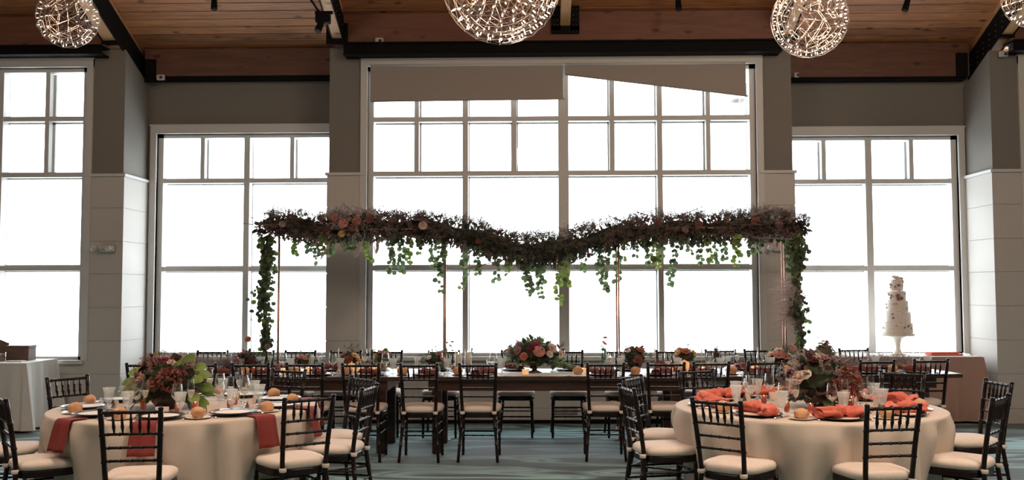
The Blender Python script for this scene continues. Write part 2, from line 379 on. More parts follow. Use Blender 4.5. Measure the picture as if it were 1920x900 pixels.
# windows: frame grid (parent), glass panes, sill
def window(n, xs_major, xs_minor, zs_full, z_split, y, x0, x1, z0, z1, wmaj=.11, wmin=.055):
    f = MB(); d0, d1 = y+.05, y+.16
    fw = .07
    f.box(x0, x0+fw, d0, d1, z0, z1); f.box(x1-fw, x1, d0, d1, z0, z1); f.box(x0, x1, d0, d1, z0, z0+.04); f.box(x0, x1, d0, d1, z1-.05, z1)
    for z in zs_full: f.box(x0+fw, x1-fw, d0+.005, d1-.005, z-.03, z+.03)
    for x, wd in xs_major: f.box(x-wd/2, x+wd/2, d0-.01, d1+.02, z0+.04, z1-.05)
    for x in xs_minor: f.box(x-wmin/2, x+wmin/2, d0+.01, d1-.01, z_split, z1-.05)
    root = tag(f.build('window_%d' % n, M['trimw']), kind='structure')
    # outer sash beads, a little further out and wider, seen at grazing angles
    b = MB(); allx = sorted([x0+fw]+[x for x, _ in xs_major]+list(xs_minor)+[x1-fw])
    MB().box(x0+.01, x1-.01, y+.175, y+.181, z0+.02, z1-.02).build('pane', M['pane'], root)
    for x in [x for x, _ in xs_major]+list(xs_minor):
        z_ = z0+.04 if x in [q for q, _ in xs_major] else z_split
        b.box(x-.045, x+.045, y+.185, y+.225, z_, z1-.05)
    for z in zs_full: b.box(x0+fw, x1-fw, y+.185, y+.225, z-.045, z+.045)
    b.build('sash_bead', M['trimw'], root)
    tr = MB(); tw = .08
    tr.box(x0-tw, x0, y-.03, y+.05, z0-.02, z1+.115); tr.box(x1, x1+tw, y-.03, y+.05, z0-.02, z1+.115)
    tr.box(x0-tw, x1+tw, y-.035, y+.05, z1, z1+.115); tr.box(x0-tw-.01, x1+tw+.01, y-.045, y+.05, z1+.10, z1+.118)
    tr.build('casing', M['trimw'], root)
    MB().box(x0-.04, x1+.04, y-.06, y+.05, z0-.045, z0).build('sill', M['trimw'], root)
    return root
ZR = [3.045, 1.885]
window(1, [(-6.68, .09)], [-7.15, -6.09], ZR+[3.745], 3.045, 12.0, *WIN[0])
window(2, [(-3.79, .075)], [-4.385, -3.20], ZR, 3.045, 12.75, *WIN[1])
window(3, [(-.865, .065), (.341, .125), (1.52, .065)], [-1.468, -.263, .936, 2.116], [3.035, 1.875, 3.71], 3.035, 12.0, *WIN[2])
window(4, [(4.30, .085)], [3.734, 4.859], [2.995, 1.87], 2.995, 12.75, *WIN[3])
window(5, [(6.97, .09)], [6.45, 7.45], ZR+[3.745], 3.045, 12.0, *WIN[4])

# beams and rafters
n_b = 0
def struct_beam(mb, name, m): return tag(mb.build(name, m), kind='structure')
struct_beam(MB().box(-2.46, 3.08, 11.86, 12.10, 4.61, 4.985), 'ceiling_beam', M['beam'])
struct_beam(MB().box(-9.5, -5.3, 11.86, 12.10, 4.61, 4.985), 'ceiling_beam', M['beam'])
struct_beam(MB().box(5.72, 9.5, 11.86, 12.10, 4.58, 4.985), 'ceiling_beam', M['beam'])
struct_beam(MB().box(-5.07, -2.5, 12.55, 12.80, 4.385, 4.735), 'ceiling_beam', M['beam'])
struct_beam(MB().box(3.1, 5.52, 12.55, 12.80, 4.31, 4.735), 'ceiling_beam', M['beam'])
for x0, x1, y0, z0, z1 in ((-2.33, 2.96, 11.76, 4.455, 4.61), (-9.5, -5.30, 11.76, 4.49, 4.61), (5.72, 9.5, 11.76, 4.44, 4.58)):
    s = MB(); s.box(x0, x1, y0, 12.06, z0, z0+.02); s.box(x0, x1, y0, 12.06, z1-.02, z1); s.box(x0, x1, y0+.03, y0+.05, z0+.02, z1-.02)
    struct_beam(s, 'steel_beam', M['steel'])
for x0, x1, z0 in ((-5.07, -2.56, 4.345), (3.14, 5.5, 4.275)):
    struct_beam(MB().box(x0, x1, 12.58, 12.78, z0, z0+.035), 'steel_beam', M['steel'])
def slab(mb, x0, x1, ya, yb, za_, zb_, h0, h1):      # prism following the roof slope
    mb.add([(x0,ya,za_+h0),(x1,ya,za_+h0),(x1,yb,zb_+h0),(x0,yb,zb_+h0),(x0,ya,za_+h1),(x1,ya,za_+h1),(x1,yb,zb_+h1),(x0,yb,zb_+h1)],
           [(0,3,2,1),(4,5,6,7),(0,1,5,4),(1,2,6,5),(2,3,7,6),(3,0,4,7)])
def rafter(x0, x1, yb, drop, plate=True, hanger=False):
    ya = 4.5; za_, zb_ = ceil_z(ya), ceil_z(yb)
    g = MB(); slab(g, x0, x1, ya, yb, za_, zb_, -drop, .02)
    r = tag(g.build('rafter', M['glulam']), kind='structure')
    if plate:
        s = MB(); yp = 8.6
        slab(s, x0-.016, x0, yp, yb, ceil_z(yp), zb_, -drop-.01, -.13); slab(s, x1, x1+.016, yp, yb, ceil_z(yp), zb_, -drop-.01, -.13)
        s.box(x0-.02, x1+.02, yb-.9, yb-.82, ceil_z(yb-.86)-drop-.03, ceil_z(yb-.86)-drop+.01)
        s.build('steel_plate', M['steel'], r)
        b = MB()
        for side in (x0-.018, x1+.018):
            for k in range(14):
                for q in (0, 1, 2):
                    if k > 5 and q == 1: continue
                    yy = yb-.12-k*.17; zz = ceil_z(yy)-drop+.035+q*.07
                    b.ball((side, yy, zz), .011, 6, 4)
        b.build('bolt', M['bolt'], r)
    if hanger:
        s = MB(); z0 = ceil_z(yb)-drop
        s.box(x0-.11, x0, yb-.02, yb+.01, z0-.06, z0+.24); s.box(x1, x1+.11, yb-.02, yb+.01, z0-.06, z0+.24); s.box(x0-.11, x1+.11, yb-.02, yb+.01, z0-.10, z0-.005)
        s.build('steel_hanger', M['steel'], r)
        b = MB()
        for sx in (x0-.075, x0-.035, x1+.035, x1+.075):
            for k in range(4): b.ball((sx, yb-.022, z0+k*.065), .009, 6, 4)
        b.build('bolt', M['bolt'], r)
    return r
rafter(-5.31, -5.15, 12.74, .385); rafter(-2.475, -2.355, 11.84, .40)
rafter(.305, .425, 11.84, .255, False, True); rafter(2.98, 3.10, 11.84, .40); rafter(5.60, 5.74, 12.74, .40)
for xx, w_ in ((-2.42, .26), (3.04, .26)):
    s = MB(); s.box(xx-w_/2, xx+w_/2, 11.82, 11.858, 4.60, 4.86); struct_beam(s, 'steel_beam', M['steel'])
for xx in (-4.99, 5.42):
    s = MB(); s.box(xx-.07, xx+.07, 12.52, 12.55, 4.30, 4.60); struct_beam(s, 'steel_beam', M['steel'])
# the steep black gusset plates on top of the outer piers
for x0 in (-5.13, 5.582):
    s = MB(); slab(s, x0, x0+.016, 10.2, 12.74, ceil_z(10.2), ceil_z(12.74), -.42, -.10); struct_beam(s, 'steel_plate', M['steel'])

# outside: sea, and a bit of white eave
def sea_mat():
    m = mat('grey_sea', (.50, .53, .54), .25, nscale=.35, namt=.10, bump=0, stretch=(.25, 1, 1), spec=.8)
    return m
tag(MB().box(-4000, 4000, 40, 9000, -9, -8.5).build('sea', sea_mat()), kind='structure')
e = MB(); e.box(2.78, 5.2, 13.9, 14.6, 4.17, 4.24); e.box(2.62, 5.2, 13.8, 14.7, 4.30, 4.50); e.box(2.9, 5.2, 13.95, 14.6, 4.24, 4.30)
tag(e.build('roof_eave', M['trimw']), kind='structure')
# ------------------------------------------------------------ chiavari chair
def bamboo(mb, p0, p1, r, rings=4, seg=8, taper=1.0, mid=None):
    p0, p1 = Vector(p0), Vector(p1); n = rings*4
    pts = []; rad = []
    for i in range(n+1):
        t = i/n; pts.append(p0.lerp(p1, t)); k = r*(1+(taper-1)*t)
        if i % 4 == 2: k *= 1.28
        rad.append(k)
    # sharp little rings
    P2 = []; R2 = []
    for i, (p, q) in enumerate(zip(pts, rad)):
        if i % 4 == 2:
            d = (p1-p0).normalized()*.006
            P2 += [p-d*1.6, p-d*.5, p+d*.5, p+d*1.6]; R2 += [q/1.28, q, q, q/1.28]
        else: P2.append(p); R2.append(q)
    mb.tube(P2, R2, seg)
def make_chair():
    t = empty('chiavari_chair'); t['category'] = 'chair'
    # seat cushion: rounded trapezoid pillow
    c = MB(); N = 40; rows = [(.452, .94), (.460, 1.0), (.480, 1.025), (.497, 1.0), (.508, .92), (.514, .72), (.518, .4)]
    def outline(k, s):
        a = 2*pi*k/N; e = 3.6
        cx, sy = cos(a), sin(a)
        x = abs(cx)**(2/e)*(1 if cx > 0 else -1); yy = abs(sy)**(2/e)*(1 if sy > 0 else -1)
        wdt = .188+.022*(yy*.5+.5)
        return (x*wdt*s, .200+yy*.205*s)
    vs = []; fs = []
    for z, s in rows:
        for k in range(N): x, yy = outline(k, s); vs.append((x, yy, z))
    for i in range(len(rows)-1):
        for k in range(N): k2 = (k+1) % N; fs.append((i*N+k, i*N+k2, (i+1)*N+k2, (i+1)*N+k))
    vs.append((0, .2, .519)); b = (len(rows)-1)*N
    for k in range(N): fs.append((b+k, b+(k+1) % N, len(vs)-1))
    fs.append(tuple(range(N-1, -1, -1)))
    c.add(vs, fs); cu = c.build('seat_cushion', M['cushion'], t, True)
    for sx in (-.15, .15):
        tie = MB(); tie.lathe([(.0205, .44), (.024, .447), (.024, .462), (.0205, .468)], 12, c=(sx, -.008, 0), capb=False); tie.build('tie', M['cushion'], cu, True)
    f = MB(); vs = []; fs = []
    for z, s in ((.405, .95), (.41, .985), (.445, .985), (.452, .96)):
        for k in range(N): x, yy = outline(k, s); vs.append((x, yy, z))
    for i in range(3):
        for k in range(N): k2 = (k+1) % N; fs.append((i*N+k, i*N+k2, (i+1)*N+k2, (i+1)*N+k))
    fs.append(tuple(range(N-1, -1, -1))); fs.append(tuple(3*N+k for k in range(N)))
    f.add(vs, fs); f.build('seat_frame', M['chair'], t)
    def px(z):                                   # back post centre line
        if z < .45: k = z/.45; return (.185-.035*k, -.07+.07*k**.8)
        k = (z-.45)/.47; return (.150+.021*k, -.075*k**1.2)
    for s in (-1, 1):
        zs = [0, .08, .16, .24, .32, .40, .45, .52, .60, .68, .76, .84, .905]
        P2 = []; R2 = []
        for i, z in enumerate(zs):
            x, yy = px(z); base = .0135 if z < .3 else .016
            if 0 < i < len(zs)-1 and i % 2 == 0:
                for d, q in ((-.009, 1), (-.003, 1.22), (.003, 1.22), (.009, 1)):
                    xx, y2 = px(z+d); P2.append((s*xx, y2, z+d)); R2.append(base*q)
            else: P2.append((s*x, yy, z)); R2.append(base)
        x, yy = px(.92); P2 += [(s*x, yy, .908), (s*x, yy, .911), (s*x, yy, .920), (s*x, yy, .926)]; R2 += [.011, .0165, .0165, .007]
        m = MB(); m.tube(P2, R2, 10); m.build('back_post', M['chair'], t, True)
        m = MB(); bamboo(m, (s*.178, .365, 0), (s*.175, .37, .41), .0125, 4, 8, 1.25); m.build('leg', M['chair'], t, True)
    for k, (z, nm) in enumerate(((.895, 'top_rail'), (.765, 'back_rail'), (.684, 'back_rail'), (.605, 'back_rail'))):
        x, yy = px(z); m = MB(); bamboo(m, (-x, yy, z), (x, yy, z), .0105 if k == 0 else .0085, 5, 8); m.build(nm, M['chair'], t, True)
    x1, y1 = px(.765); x2, y2 = px(.895)
    for i in range(5):
        u = (i-2)/3.0*.155
        a = Vector((u*.93, y1, .765)); b = Vector((u, y2, .895)); m = MB()
        prof = [(0, .0055), (.12, .0065), (.30, .0105), (.34, .0125), (.38, .0105), (.62, .008), (.66, .0105), (.70, .008), (1, .0052)]
        m.tube([a.lerp(b, q) for q, _ in prof], [r for _, r in prof], 6); m.build('spindle', M['chair'], t, True)
    for s in (-1, 1):
        for z in (.335, .25):
            x, yy = px(z); m = MB(); bamboo(m, (s*x, yy, z), (s*.177, .365, z), .008, 3, 6); m.build('stretcher', M['chair'], t, True)
    for yy, zz, xx in ((px(.245)[1], .245, px(.245)[0]), (.366, .23, .177), (.366, .33, .177)):
        m = MB(); bamboo(m, (-xx, yy, zz), (xx, yy, zz), .008, 4, 6); m.build('stretcher', M['chair'], t, True)
    return Proto(t)
CH = make_chair()
DENT = []
def chair_at(mx, my, face, label, group, keep=None):            # mx,my: middle of the top rail; face: direction the sitter looks (degrees)
    a = radians(face)
    if keep is not None:
        d = Vector((mx, my))-keep
        if d.length < 1.26: d = d.normalized()*1.26; mx, my = keep.x+d.x, keep.y+d.y
        f = Vector((mx+cos(a)*.475, my+sin(a)*.475))-keep; DENT.append((keep.x, math.atan2(f.y, f.x), f.length))
    CH.place((mx+cos(a)*.075, my+sin(a)*.075, 0), a-pi/2, label, group)
ORD = ['first', 'second', 'third', 'fourth', 'fifth', 'sixth', 'seventh', 'eighth', 'ninth', 'tenth', 'eleventh', 'twelfth', 'thirteenth', 'fourteenth', 'fifteenth']
GN = 'dark wooden chairs on the near side of the long table'; GF = 'dark wooden chairs on the window side of the long table'
near = [(-3.71, 9.31), (-3.20, 9.31), (-2.70, 9.31), (-2.19, 9.33), (-1.65, 9.28), (-1.10, 9.26), (-.55, 9.28), (.65, 9.34), (1.22, 9.38), (1.66, 9.46), (2.19, 9.54), (2.75, 9.62), (3.30, 9.69), (3.86, 9.80)]
for i, (x, y) in enumerate(near):
    chair_at(x, y, 90+(7 if x > 1.5 else random.uniform(-1.5, 1.5)), 'dark wooden chair, %s from the left on the near side of the long table' % ORD[i], GN)
far = [-3.70, -3.17, -2.69, -2.17, -1.70, -1.05, -.22, .35, .95, 1.53, 2.10, 2.55, 3.08, 3.66]
for i, x in enumerate(far):
    chair_at(x, 11.215+(.04 if x < 1.6 else .12+.10*(x-1.6)), 270+(7 if x > 1.9 else random.uniform(-1.5, 1.5)), 'dark wooden chair, %s from the left on the window side of the long table' % ORD[i], GF)
LC = Vector((-2.57, 7.25)); RC = Vector((1.965, 7.27)); RT = .945
GL = 'dark wooden chairs around the left round table'; GR = 'dark wooden chairs around the right round table'
for mx, my, face, lb in [
    (-2.38, 5.78, 99, 'chair, back to us, in front of the left round table'),
    (-1.47, 6.41, 128, 'turned chair at the front right of the left round table'),
    (-1.20, 7.13, 172, 'chair seen side-on at the right of the left round table'),
    (-1.38, 7.86, 222, 'chair right of the left round table, behind the side-on chair'),
    (-2.16, 8.62, 248, 'chair behind the left round table, facing us beyond the champagne glasses'),
    (-3.78, 7.92, 326, 'chair at the left rear of the left table, before the pier'),
    (-3.43, 6.42, 38, 'chair cut by the left picture edge at the left table'),
    (-4.05, 6.98, 12, 'chair out of frame at left, only its cushion showing by the table')]:
    chair_at(mx, my, face, 'dark wooden '+lb, GL, LC)
for mx, my, face, lb in [
    (1.12, 6.25, 50, 'chair, back to us, at the front left of the right table'),
    (2.13, 5.99, 101, 'chair, back to us, at the front right of the right table'),
    (.64, 7.08, 12, 'chair seen side-on at the left of the right round table'),
    (.76, 7.90, -29, 'chair left of the right round table, behind the side-on chair'),
    (1.37, 8.57, -66, 'chair behind the right round table, facing us beyond the coral napkins'),
    (3.05, 8.36, 236, 'chair behind the right round table, before the cake table'),
    (3.47, 7.55, 186, 'chair right of the right round table, standing out on open carpet'),
    (2.98, 6.46, 140, 'turned chair at the front right picture edge by the right round table')]:
    chair_at(mx, my, face, 'dark wooden '+lb, GR, RC)

# ------------------------------------------------------------ round tables with floor-length cloths
def round_table(c, side, seed):
    t = empty('round_table', (c.x, c.y, 0))
    tag(t, 'round banquet table hidden under the %s ivory cloth' % side, 'table', 'round banquet tables')
    m = MB(); m.lathe([(.0, .722), (.90, .722), (.905, .735), (.90, .75), (.0, .75)], 48, capb=False); m.build('tabletop', M['wood_tab'], t)
    for k in range(4):
        a = pi/4+k*pi/2; m = MB(); m.tube([(cos(a)*.62, sin(a)*.62, 0), (cos(a)*.55, sin(a)*.55, .72)], .016, 8); m.build('leg', M['steel'], t, True)
    rnd = random.Random(seed); N = 288; ph = [rnd.uniform(0, 2*pi) for _ in range(4)]; ks = [15, 23, 34, 9]
    def fold(a): return sum(q*sin(k*a+p) for q, k, p in zip((.55, .45, .25, .4), ks, ph))
    def dent(a, u, r):                        # the cloth gives way where a chair is pushed in
        for kx, ca, fr in DENT:
            if abs(kx-c.x) > .1: continue
            d = abs((a-ca+pi) % (2*pi)-pi)
            if d < .42 and u > .1:
                k_ = min(1, (u-.1)/.5); wv = k_*k_*(3-2*k_)*(1 if d < .22 else cos((d-.22)/.20*pi/2)**2); r = r+(min(r, max(fr-.02, .885))-r)*wv
        return r
    vs = []; fs = []; prof = [(.0, 0), (.3, 0), (.6, 0), (.85, 0), (.938, -.001), (.947, -.006), (.950, -.02)]
    zs = [-.07, -.13, -.2, -.3, -.42, -.56, -.68, -.755]
    for r, dz in prof:
        for k in range(N):
            a = 2*pi*k/N; vs.append((r*cos(a), r*sin(a), .7575+dz))
    for dz in zs:
        u = -dz/.755
        for k in range(N):
            a = 2*pi*k/N; g_ = fold(a); r = dent(a, u, .955+.03*u+min(.06, .085*g_)*u**.42)+.012*max(0, u-.9)*10*sin(5*a+ph[0]); vs.append((r*cos(a), r*sin(a), .7575+dz))
    R = len(prof)+len(zs)
    for i in range(R-1):
        for k in range(N): k2 = (k+1) % N; fs.append((i*N+k2, i*N+k, (i+1)*N+k, (i+1)*N+k2))
    m = MB(); m.add(vs, fs); o = m.build('tablecloth', M['cloth'], None, True, (c.x, c.y, 0))
    tag(o, 'ivory floor-length cloth draped over the %s round table' % side, 'tablecloth', 'round tablecloths')
round_table(LC, 'left', 3); round_table(RC, 'right', 9)
ZT = .759

# ------------------------------------------------------------ tableware prototypes
def make_charger(m1, m2, name='charger_plate', menu=True):
    t = empty(name); t['category'] = 'plate'
    m = MB(); m.lathe([(.085, .002), (.095, .0), (.12, .004), (.155, .012), (.160, .016), (.155, .019), (.125, .012), (.115, .008), (0, .008)], 40); m.build('rim', m1, t, True)
    m = MB(); m.lathe([(.118, .0085), (.118, .0125), (0, .0125)], 36); m.build('menu_round', m2, t)
    return Proto(t)
CHG = make_charger(M['charger'], M['menu2']); CHG2 = make_charger(M['charger'], M['menu'])
def make_roll():
    t = MB(); t.ball((0, 0, .030), .046, 16, 10, (1.15, .95, .82), bump=.22, seed=3); o = t.build('bread_roll', M['bread'], None, True); o['category'] = 'bread roll'; return Proto(o)
def make_breadplate():
    m = MB(); m.lathe([(.045, 0), (.06, .002), (.082, .009), (.085, .011), (.081, .012), (.058, .006), (0, .005)], 28); o = m.build('bread_plate', M['china'], None, True); o['category'] = 'plate'; return Proto(o)
ROLL = make_roll(); BPL = make_breadplate()
def make_fork():
    t = empty('fork'); t['category'] = 'fork'
    m = MB(); m.tube([(0, -.095, .003), (0, -.04, .005), (0, .03, .006)], [.006, .003, .004], 6); m.build('handle', M['silver'], t, True)
    m = MB(); m.box(-.011, .011, .028, .05, .004, .007)
    for k in range(4): m.box(-.011+k*.0063, -.008+k*.0063, .05, .09, .005, .007)
    m.build('tines', M['silver'], t); return Proto(t)
def make_knife():
    t = empty('knife'); t['category'] = 'knife'
    m = MB(); m.tube([(0, -.11, .004), (0, -.05, .006), (0, 0, .005)], [.006, .007, .005], 6); m.build('handle', M['silver'], t, True)
    m = MB(); m.add([(-.007,0,.003),(.007,0,.003),(.009,.07,.003),(.004,.11,.003),(-.007,.10,.003),(-.007,0,.005),(.007,0,.005),(.009,.07,.005),(.004,.11,.005),(-.007,.10,.005)],
                    [(4,3,2,1,0),(5,6,7,8,9),(0,1,6,5),(1,2,7,6),(2,3,8,7),(3,4,9,8),(4,0,5,9)]); m.build('blade', M['silver'], t); return Proto(t)
FORK = make_fork(); KNIFE = make_knife()
def make_stem(name, prof_bowl, stem_h, foot, cat, drink=None):
    t = empty(name); t['category'] = cat
    m = MB(); m.lathe(prof_bowl, 20, capb=True); m.build('bowl', M['glass'], t, True)
    m = MB(); m.lathe([(foot, 0), (foot, .002), (.006, .006), (.0035, .02), (.0035, stem_h-.01), (.006, stem_h)], 16); m.build('stem', M['glass'], t, True)
    if drink: m = MB(); m.lathe(drink, 16, capt=True); m.build('drink', M['drink'], t, True)
    return Proto(t)
FLUTE = make_stem('champagne_flute', [(.006, .105), (.014, .115), (.024, .145), (.0265, .165), (.024, .20), (.021, .235)], .105, .032, 'glass', [(.006, .107), (.013, .116), (.0225, .146), (.0245, .160)])
WINE = make_stem('wine_glass', [(.006, .085), (.020, .093), (.040, .120), (.0415, .128), (.037, .16), (.031, .205)], .085, .036, 'glass', [(.005, .087), (.019, .095), (.034, .112)])
def make_goblet():
    t = empty('water_goblet'); t['category'] = 'glass'
    def fac(r, z, a): return r*(1+.035*cos(10*a))
    m = MB(); m.lathe([(.018, .052), (.024, .062), (.030, .085), (.036, .12), (.042, .150), (.044, .156), (.041, .156), (.033, .12)], 40, fn=fac); m.build('bowl', M['frost'], t, True)
    m = MB(); m.lathe([(.034, 0), (.034, .004), (.016, .010), (.009, .02), (.011, .03), (.009, .04), (.018, .052)], 16); m.build('foot', M['frost'], t, True)
    return Proto(t)
GOB = make_goblet()
def make_votive(mm, r, h, name, cat='candle'):
    t = empty(name); t['category'] = cat
    m = MB(); m.lathe([(r*.85, 0), (r, h*.3), (r, h), (r-.003, h), (r-.004, h*.3), (0, h*.25)], 20); m.build('cup', mm, t, True)
    m = MB(); m.lathe([(r-.006, h*.25), (r-.006, h*.68), (0, h*.68)], 14); m.build('wax', M['wax'], t)
    m = MB(); m.ball((0, 0, h*.83), .006, 6, 6, (1, 1, 2)); m.build('flame', M['flame'], t, True)
    return Proto(t)
VOT = make_votive(M['votive'], .021, .062, 'votive_candle'); AMB = make_votive(M['amber'], .032, .055, 'votive_candle')
def make_card():
    m = MB(); m.add([(-.045,-.02,0),(.045,-.02,0),(.045,0,.055),(-.045,0,.055),(.045,.02,0),(-.045,.02,0),(-.045,-.018,0),(.045,-.018,0),(.045,0,.052),(-.045,0,.052),(.045,.018,0),(-.045,.018,0)],
                    [(0,1,2,3),(3,2,4,5),(7,6,9,8),(8,9,11,10)]); o = m.build('place_card', M['menu'], None); o['category'] = 'card'; return Proto(o)
CARD = make_card()
# napkin hanging over the edge of a round table (local: edge at x=0, outward +x, top z=0)
def make_hang_napkin():
    NW, NL = 10, 14; vs = []; path = []
    for i in range(NL+1):
        s = i/NL*.34
        if s < .12: path.append((s-.10, .004))
        elif s < .15: u = (s-.12)/.03; path.append((.02+.012*sin(u*pi/2), .004-.012*(1-cos(u*pi/2))))
        else: path.append((.034+.050*((s-.15)/.19), -.008-(s-.15)))
    for off in (0, .004):
        for i, (x, z) in enumerate(path):
            for j in range(NW+1):
                v = j/NW-.5; d = .010*sin(v*9+i*.08)*min(1, max(0, (i-5)/5)); wd = .15+.02*(i/NL)
                vs.append((x+d+(off if i > 5 else 0)*1.0, v*wd, z+(off if i <= 5 else 0)))
    fs = []; K = (NL+1)*(NW+1); w1 = NW+1
    for i in range(NL):
        for j in range(NW):
            a = i*w1+j; fs.append((a, a+w1, a+w1+1, a+1)); fs.append((K+a, K+a+1, K+a+w1+1, K+a+w1))
        a = i*w1; fs.append((a, K+a, K+a+w1, a+w1)); a = i*w1+NW; fs.append((a, a+w1, K+a+w1, K+a))
    for j in range(NW):
        a = j; fs.append((a, a+1, K+a+1, K+a)); a = NL*w1+j; fs.append((a, K+a, K+a+1, a+1))
    m = MB(); m.add(vs, fs); o = m.build('napkin', M['nap_rust'], None, True); o['category'] = 'napkin'; return Proto(o)
HNAP = make_hang_napkin()
def make_knot_napkin(mm, seed, sc=1.0):
    t = empty('napkin'); t['category'] = 'napkin'
    rnd = random.Random(seed); m = MB()
    for sgn in (-1, 1):                                # two gathered tails with pleats
        NU, NV = 18, 22; vs = []; fs = []
        for i in range(NU+1):
            u = i/NU; wdt = .016+.062*sin(min(1, u*1.25)*pi/2)*(1-.25*u); h = .016+.030*sin(min(1, u*1.5)*pi*.62)*(1-.4*u)
            cx = sgn*(.018+u*.145); cy = .025*sin(u*3+seed)
            for j in range(NV):
                a = 2*pi*j/NV; pl = 1+.20*sin(5*a+seed+u*2)+.10*sin(9*a+seed*2)
                vs.append((cx+.012*sin(4*a+u*5), cy+cos(a)*wdt*pl, max(.001, h*.82+sin(a)*h*pl)))
        for i in range(NU):
            for j in range(NV): j2 = (j+1) % NV; f = (i*NV+j, i*NV+j2, (i+1)*NV+j2, (i+1)*NV+j); fs.append(f if sgn > 0 else f[::-1])
        fs.append(tuple(NU*NV+j for j in range(NV)))
        m.add(vs, fs)
    m.build('tail', mm, t, True)
    k = MB(); k.ball((0, 0, .042), .036, 16, 12, (.95, 1.1, .95), bump=.35, seed=seed); k.build('knot', mm, t, True)
    t.scale = (sc,)*3
    return Proto(t)
NAPC = [make_knot_napkin(M['nap_coral'], s) for s in (1, 4)]
NAPW = [make_knot_napkin(M['nap_wine'], s) for s in (2, 5)]
for p in NAPW: p.root.scale = (.85,)*3
def P2(c, r, deg): a = radians(deg); return Vector((c.x+cos(a)*r, c.y+sin(a)*r))

def seats_text(i, n, side):
    return 'the %s round table, %s place counterclockwise from the left rear' % (side, ORD[i])
def round_settings(c, angs, side, kind):
    for i, d in enumerate(angs):
        a = radians(d); ins = a+pi/2; txt = seats_text(i, len(angs), side); g = ' on the %s round table' % side
        if kind == 'hang':
            q = P2(c, .70, d); CHG.place((q.x, q.y, ZT+.009), 0, 'dark-rimmed charger plate on '+txt, 'charger plates'+g)
            q = P2(c, .935, d+{2: 3, 4: 6}.get(i, -2))
            if i > 1: HNAP.place((q.x, q.y, ZT+.001), a+radians({2: 3, 4: 6}.get(i, -2)), 'hanging rust napkin on '+txt, 'hanging napkins')
        else:
            q = P2(c, .70, d); CHG2.place((q.x, q.y, ZT), 0, 'napkin-covered charger on '+txt, 'charger plates'+g)
            n = NAPC[i % 2].place((q.x, q.y, ZT+.013), a+radians([75, 100, 60, 110][i % 4]), 'knotted coral napkin on '+txt, 'coral napkins')
            n.scale = (1.05, 1.05, 1.05)
        q = P2(c, .76, d-20); BPL.place((q.x, q.y, ZT), 0, 'ivory bread plate on '+txt, 'bread plates'+g)
        ROLL.place((q.x, q.y, ZT+.008), random.uniform(0, 6), 'bread roll on '+txt, 'bread rolls'+g, 1.0+random.uniform(-.06, .1))
        q = P2(c, .72, d-13.5); FORK.place((q.x, q.y, ZT), ins, 'silver fork on '+txt, 'forks'+g)
        q = P2(c, .72, d+13.8); KNIFE.place((q.x, q.y, ZT), ins, 'silver knife on '+txt, 'knives'+g)
        q = P2(c, .50, d-5); CARD.place((q.x, q.y, ZT), ins+.2*random.uniform(-1, 1), 'blush place card on '+txt, 'place cards'+g)
        q = P2(c, .53, d+9); GOB.place((q.x, q.y, ZT), 0, 'frosted water goblet on '+txt, 'water goblets'+g)
        q = P2(c, .43, d+5); WINE.place((q.x, q.y, ZT), 0, 'clear wine glass on '+txt, 'wine glasses'+g)
        q = P2(c, .44, d+17); FLUTE.place((q.x, q.y, ZT), 0, 'champagne flute on '+txt, 'champagne flutes'+g)
round_settings(LC, [152, 194, 234, 276, 315, 354, 32, 70, 110], 'left', 'hang')
round_settings(RC, [142, 178, 228, 272, 316, 3, 40, 76, 110], 'right', 'knot')
for c, side, lst in ((LC, 'left', [(208, .30), (280, .36), (300, .32), (345, .36), (20, .34), (150, .3)]), (RC, 'right', [(232, .36), (258, .36), (330, .30), (10, .34), (150, .32)])):
    for i, (d, r) in enumerate(lst):
        q = P2(c, r, d); VOT.place((q.x, q.y, ZT), 0, 'red votive by the bouquet on the %s round table, %s counterclockwise from the left' % (side, ORD[i]), 'red votives on the %s round table' % side)

# ------------------------------------------------------------ the long farm tables
TC = radians(7)
def farm_table(x0, x1, y0, rz, lb, il=.305, ir=.305):
    t = empty('farm_table', (x0, y0, 0), rz); L_ = x1-x0; tag(t, lb, 'table', 'dark farm tables set in one long row')
    m = MB(); m.bbox(0, L_-.004, 0, 1.0, .72, .76, .006); m.build('tabletop', M['wood_tab'], t)
    m = MB(); xa, xb = il-.045, L_-ir+.045; m.box(xa, xb, .05, .075, .62, .72); m.box(xa, xb, .925, .95, .62, .72); m.box(xa, xa+.025, .075, .925, .62, .72); m.box(xb-.025, xb, .075, .925, .62, .72); m.build('apron', M['wood_tab'], t)
    for lx in (il+.03, L_-ir-.03):
        for ly in (.175, .825):
            m = MB(); m.bbox(lx-.045, lx+.045, ly-.045, ly+.045, 0, .7195, .006); m.build('leg', M['wood_tab'], t)
    return t
farm_table(-3.90, -1.20, 9.66, 0, 'dark wood farm table forming the left third of the long table')
farm_table(-1.20, 1.50, 9.66, 0, 'dark wood farm table forming the middle third, under the large centre bouquet', .185, .10)
farm_table(1.63, 4.28, 9.69, TC, 'dark wood farm table forming the right third, angled slightly toward the window')
def HT(x, d):                                        # point on the long table: x along it, d in from the near edge
    if x <= 1.5: return Vector((x, 9.66+d))
    u = x-1.63+.06*d; return Vector((1.63+u*cos(TC)-d*sin(TC), 9.69+u*sin(TC)+d*cos(TC)))
ZH = .7605
skip_n = {}
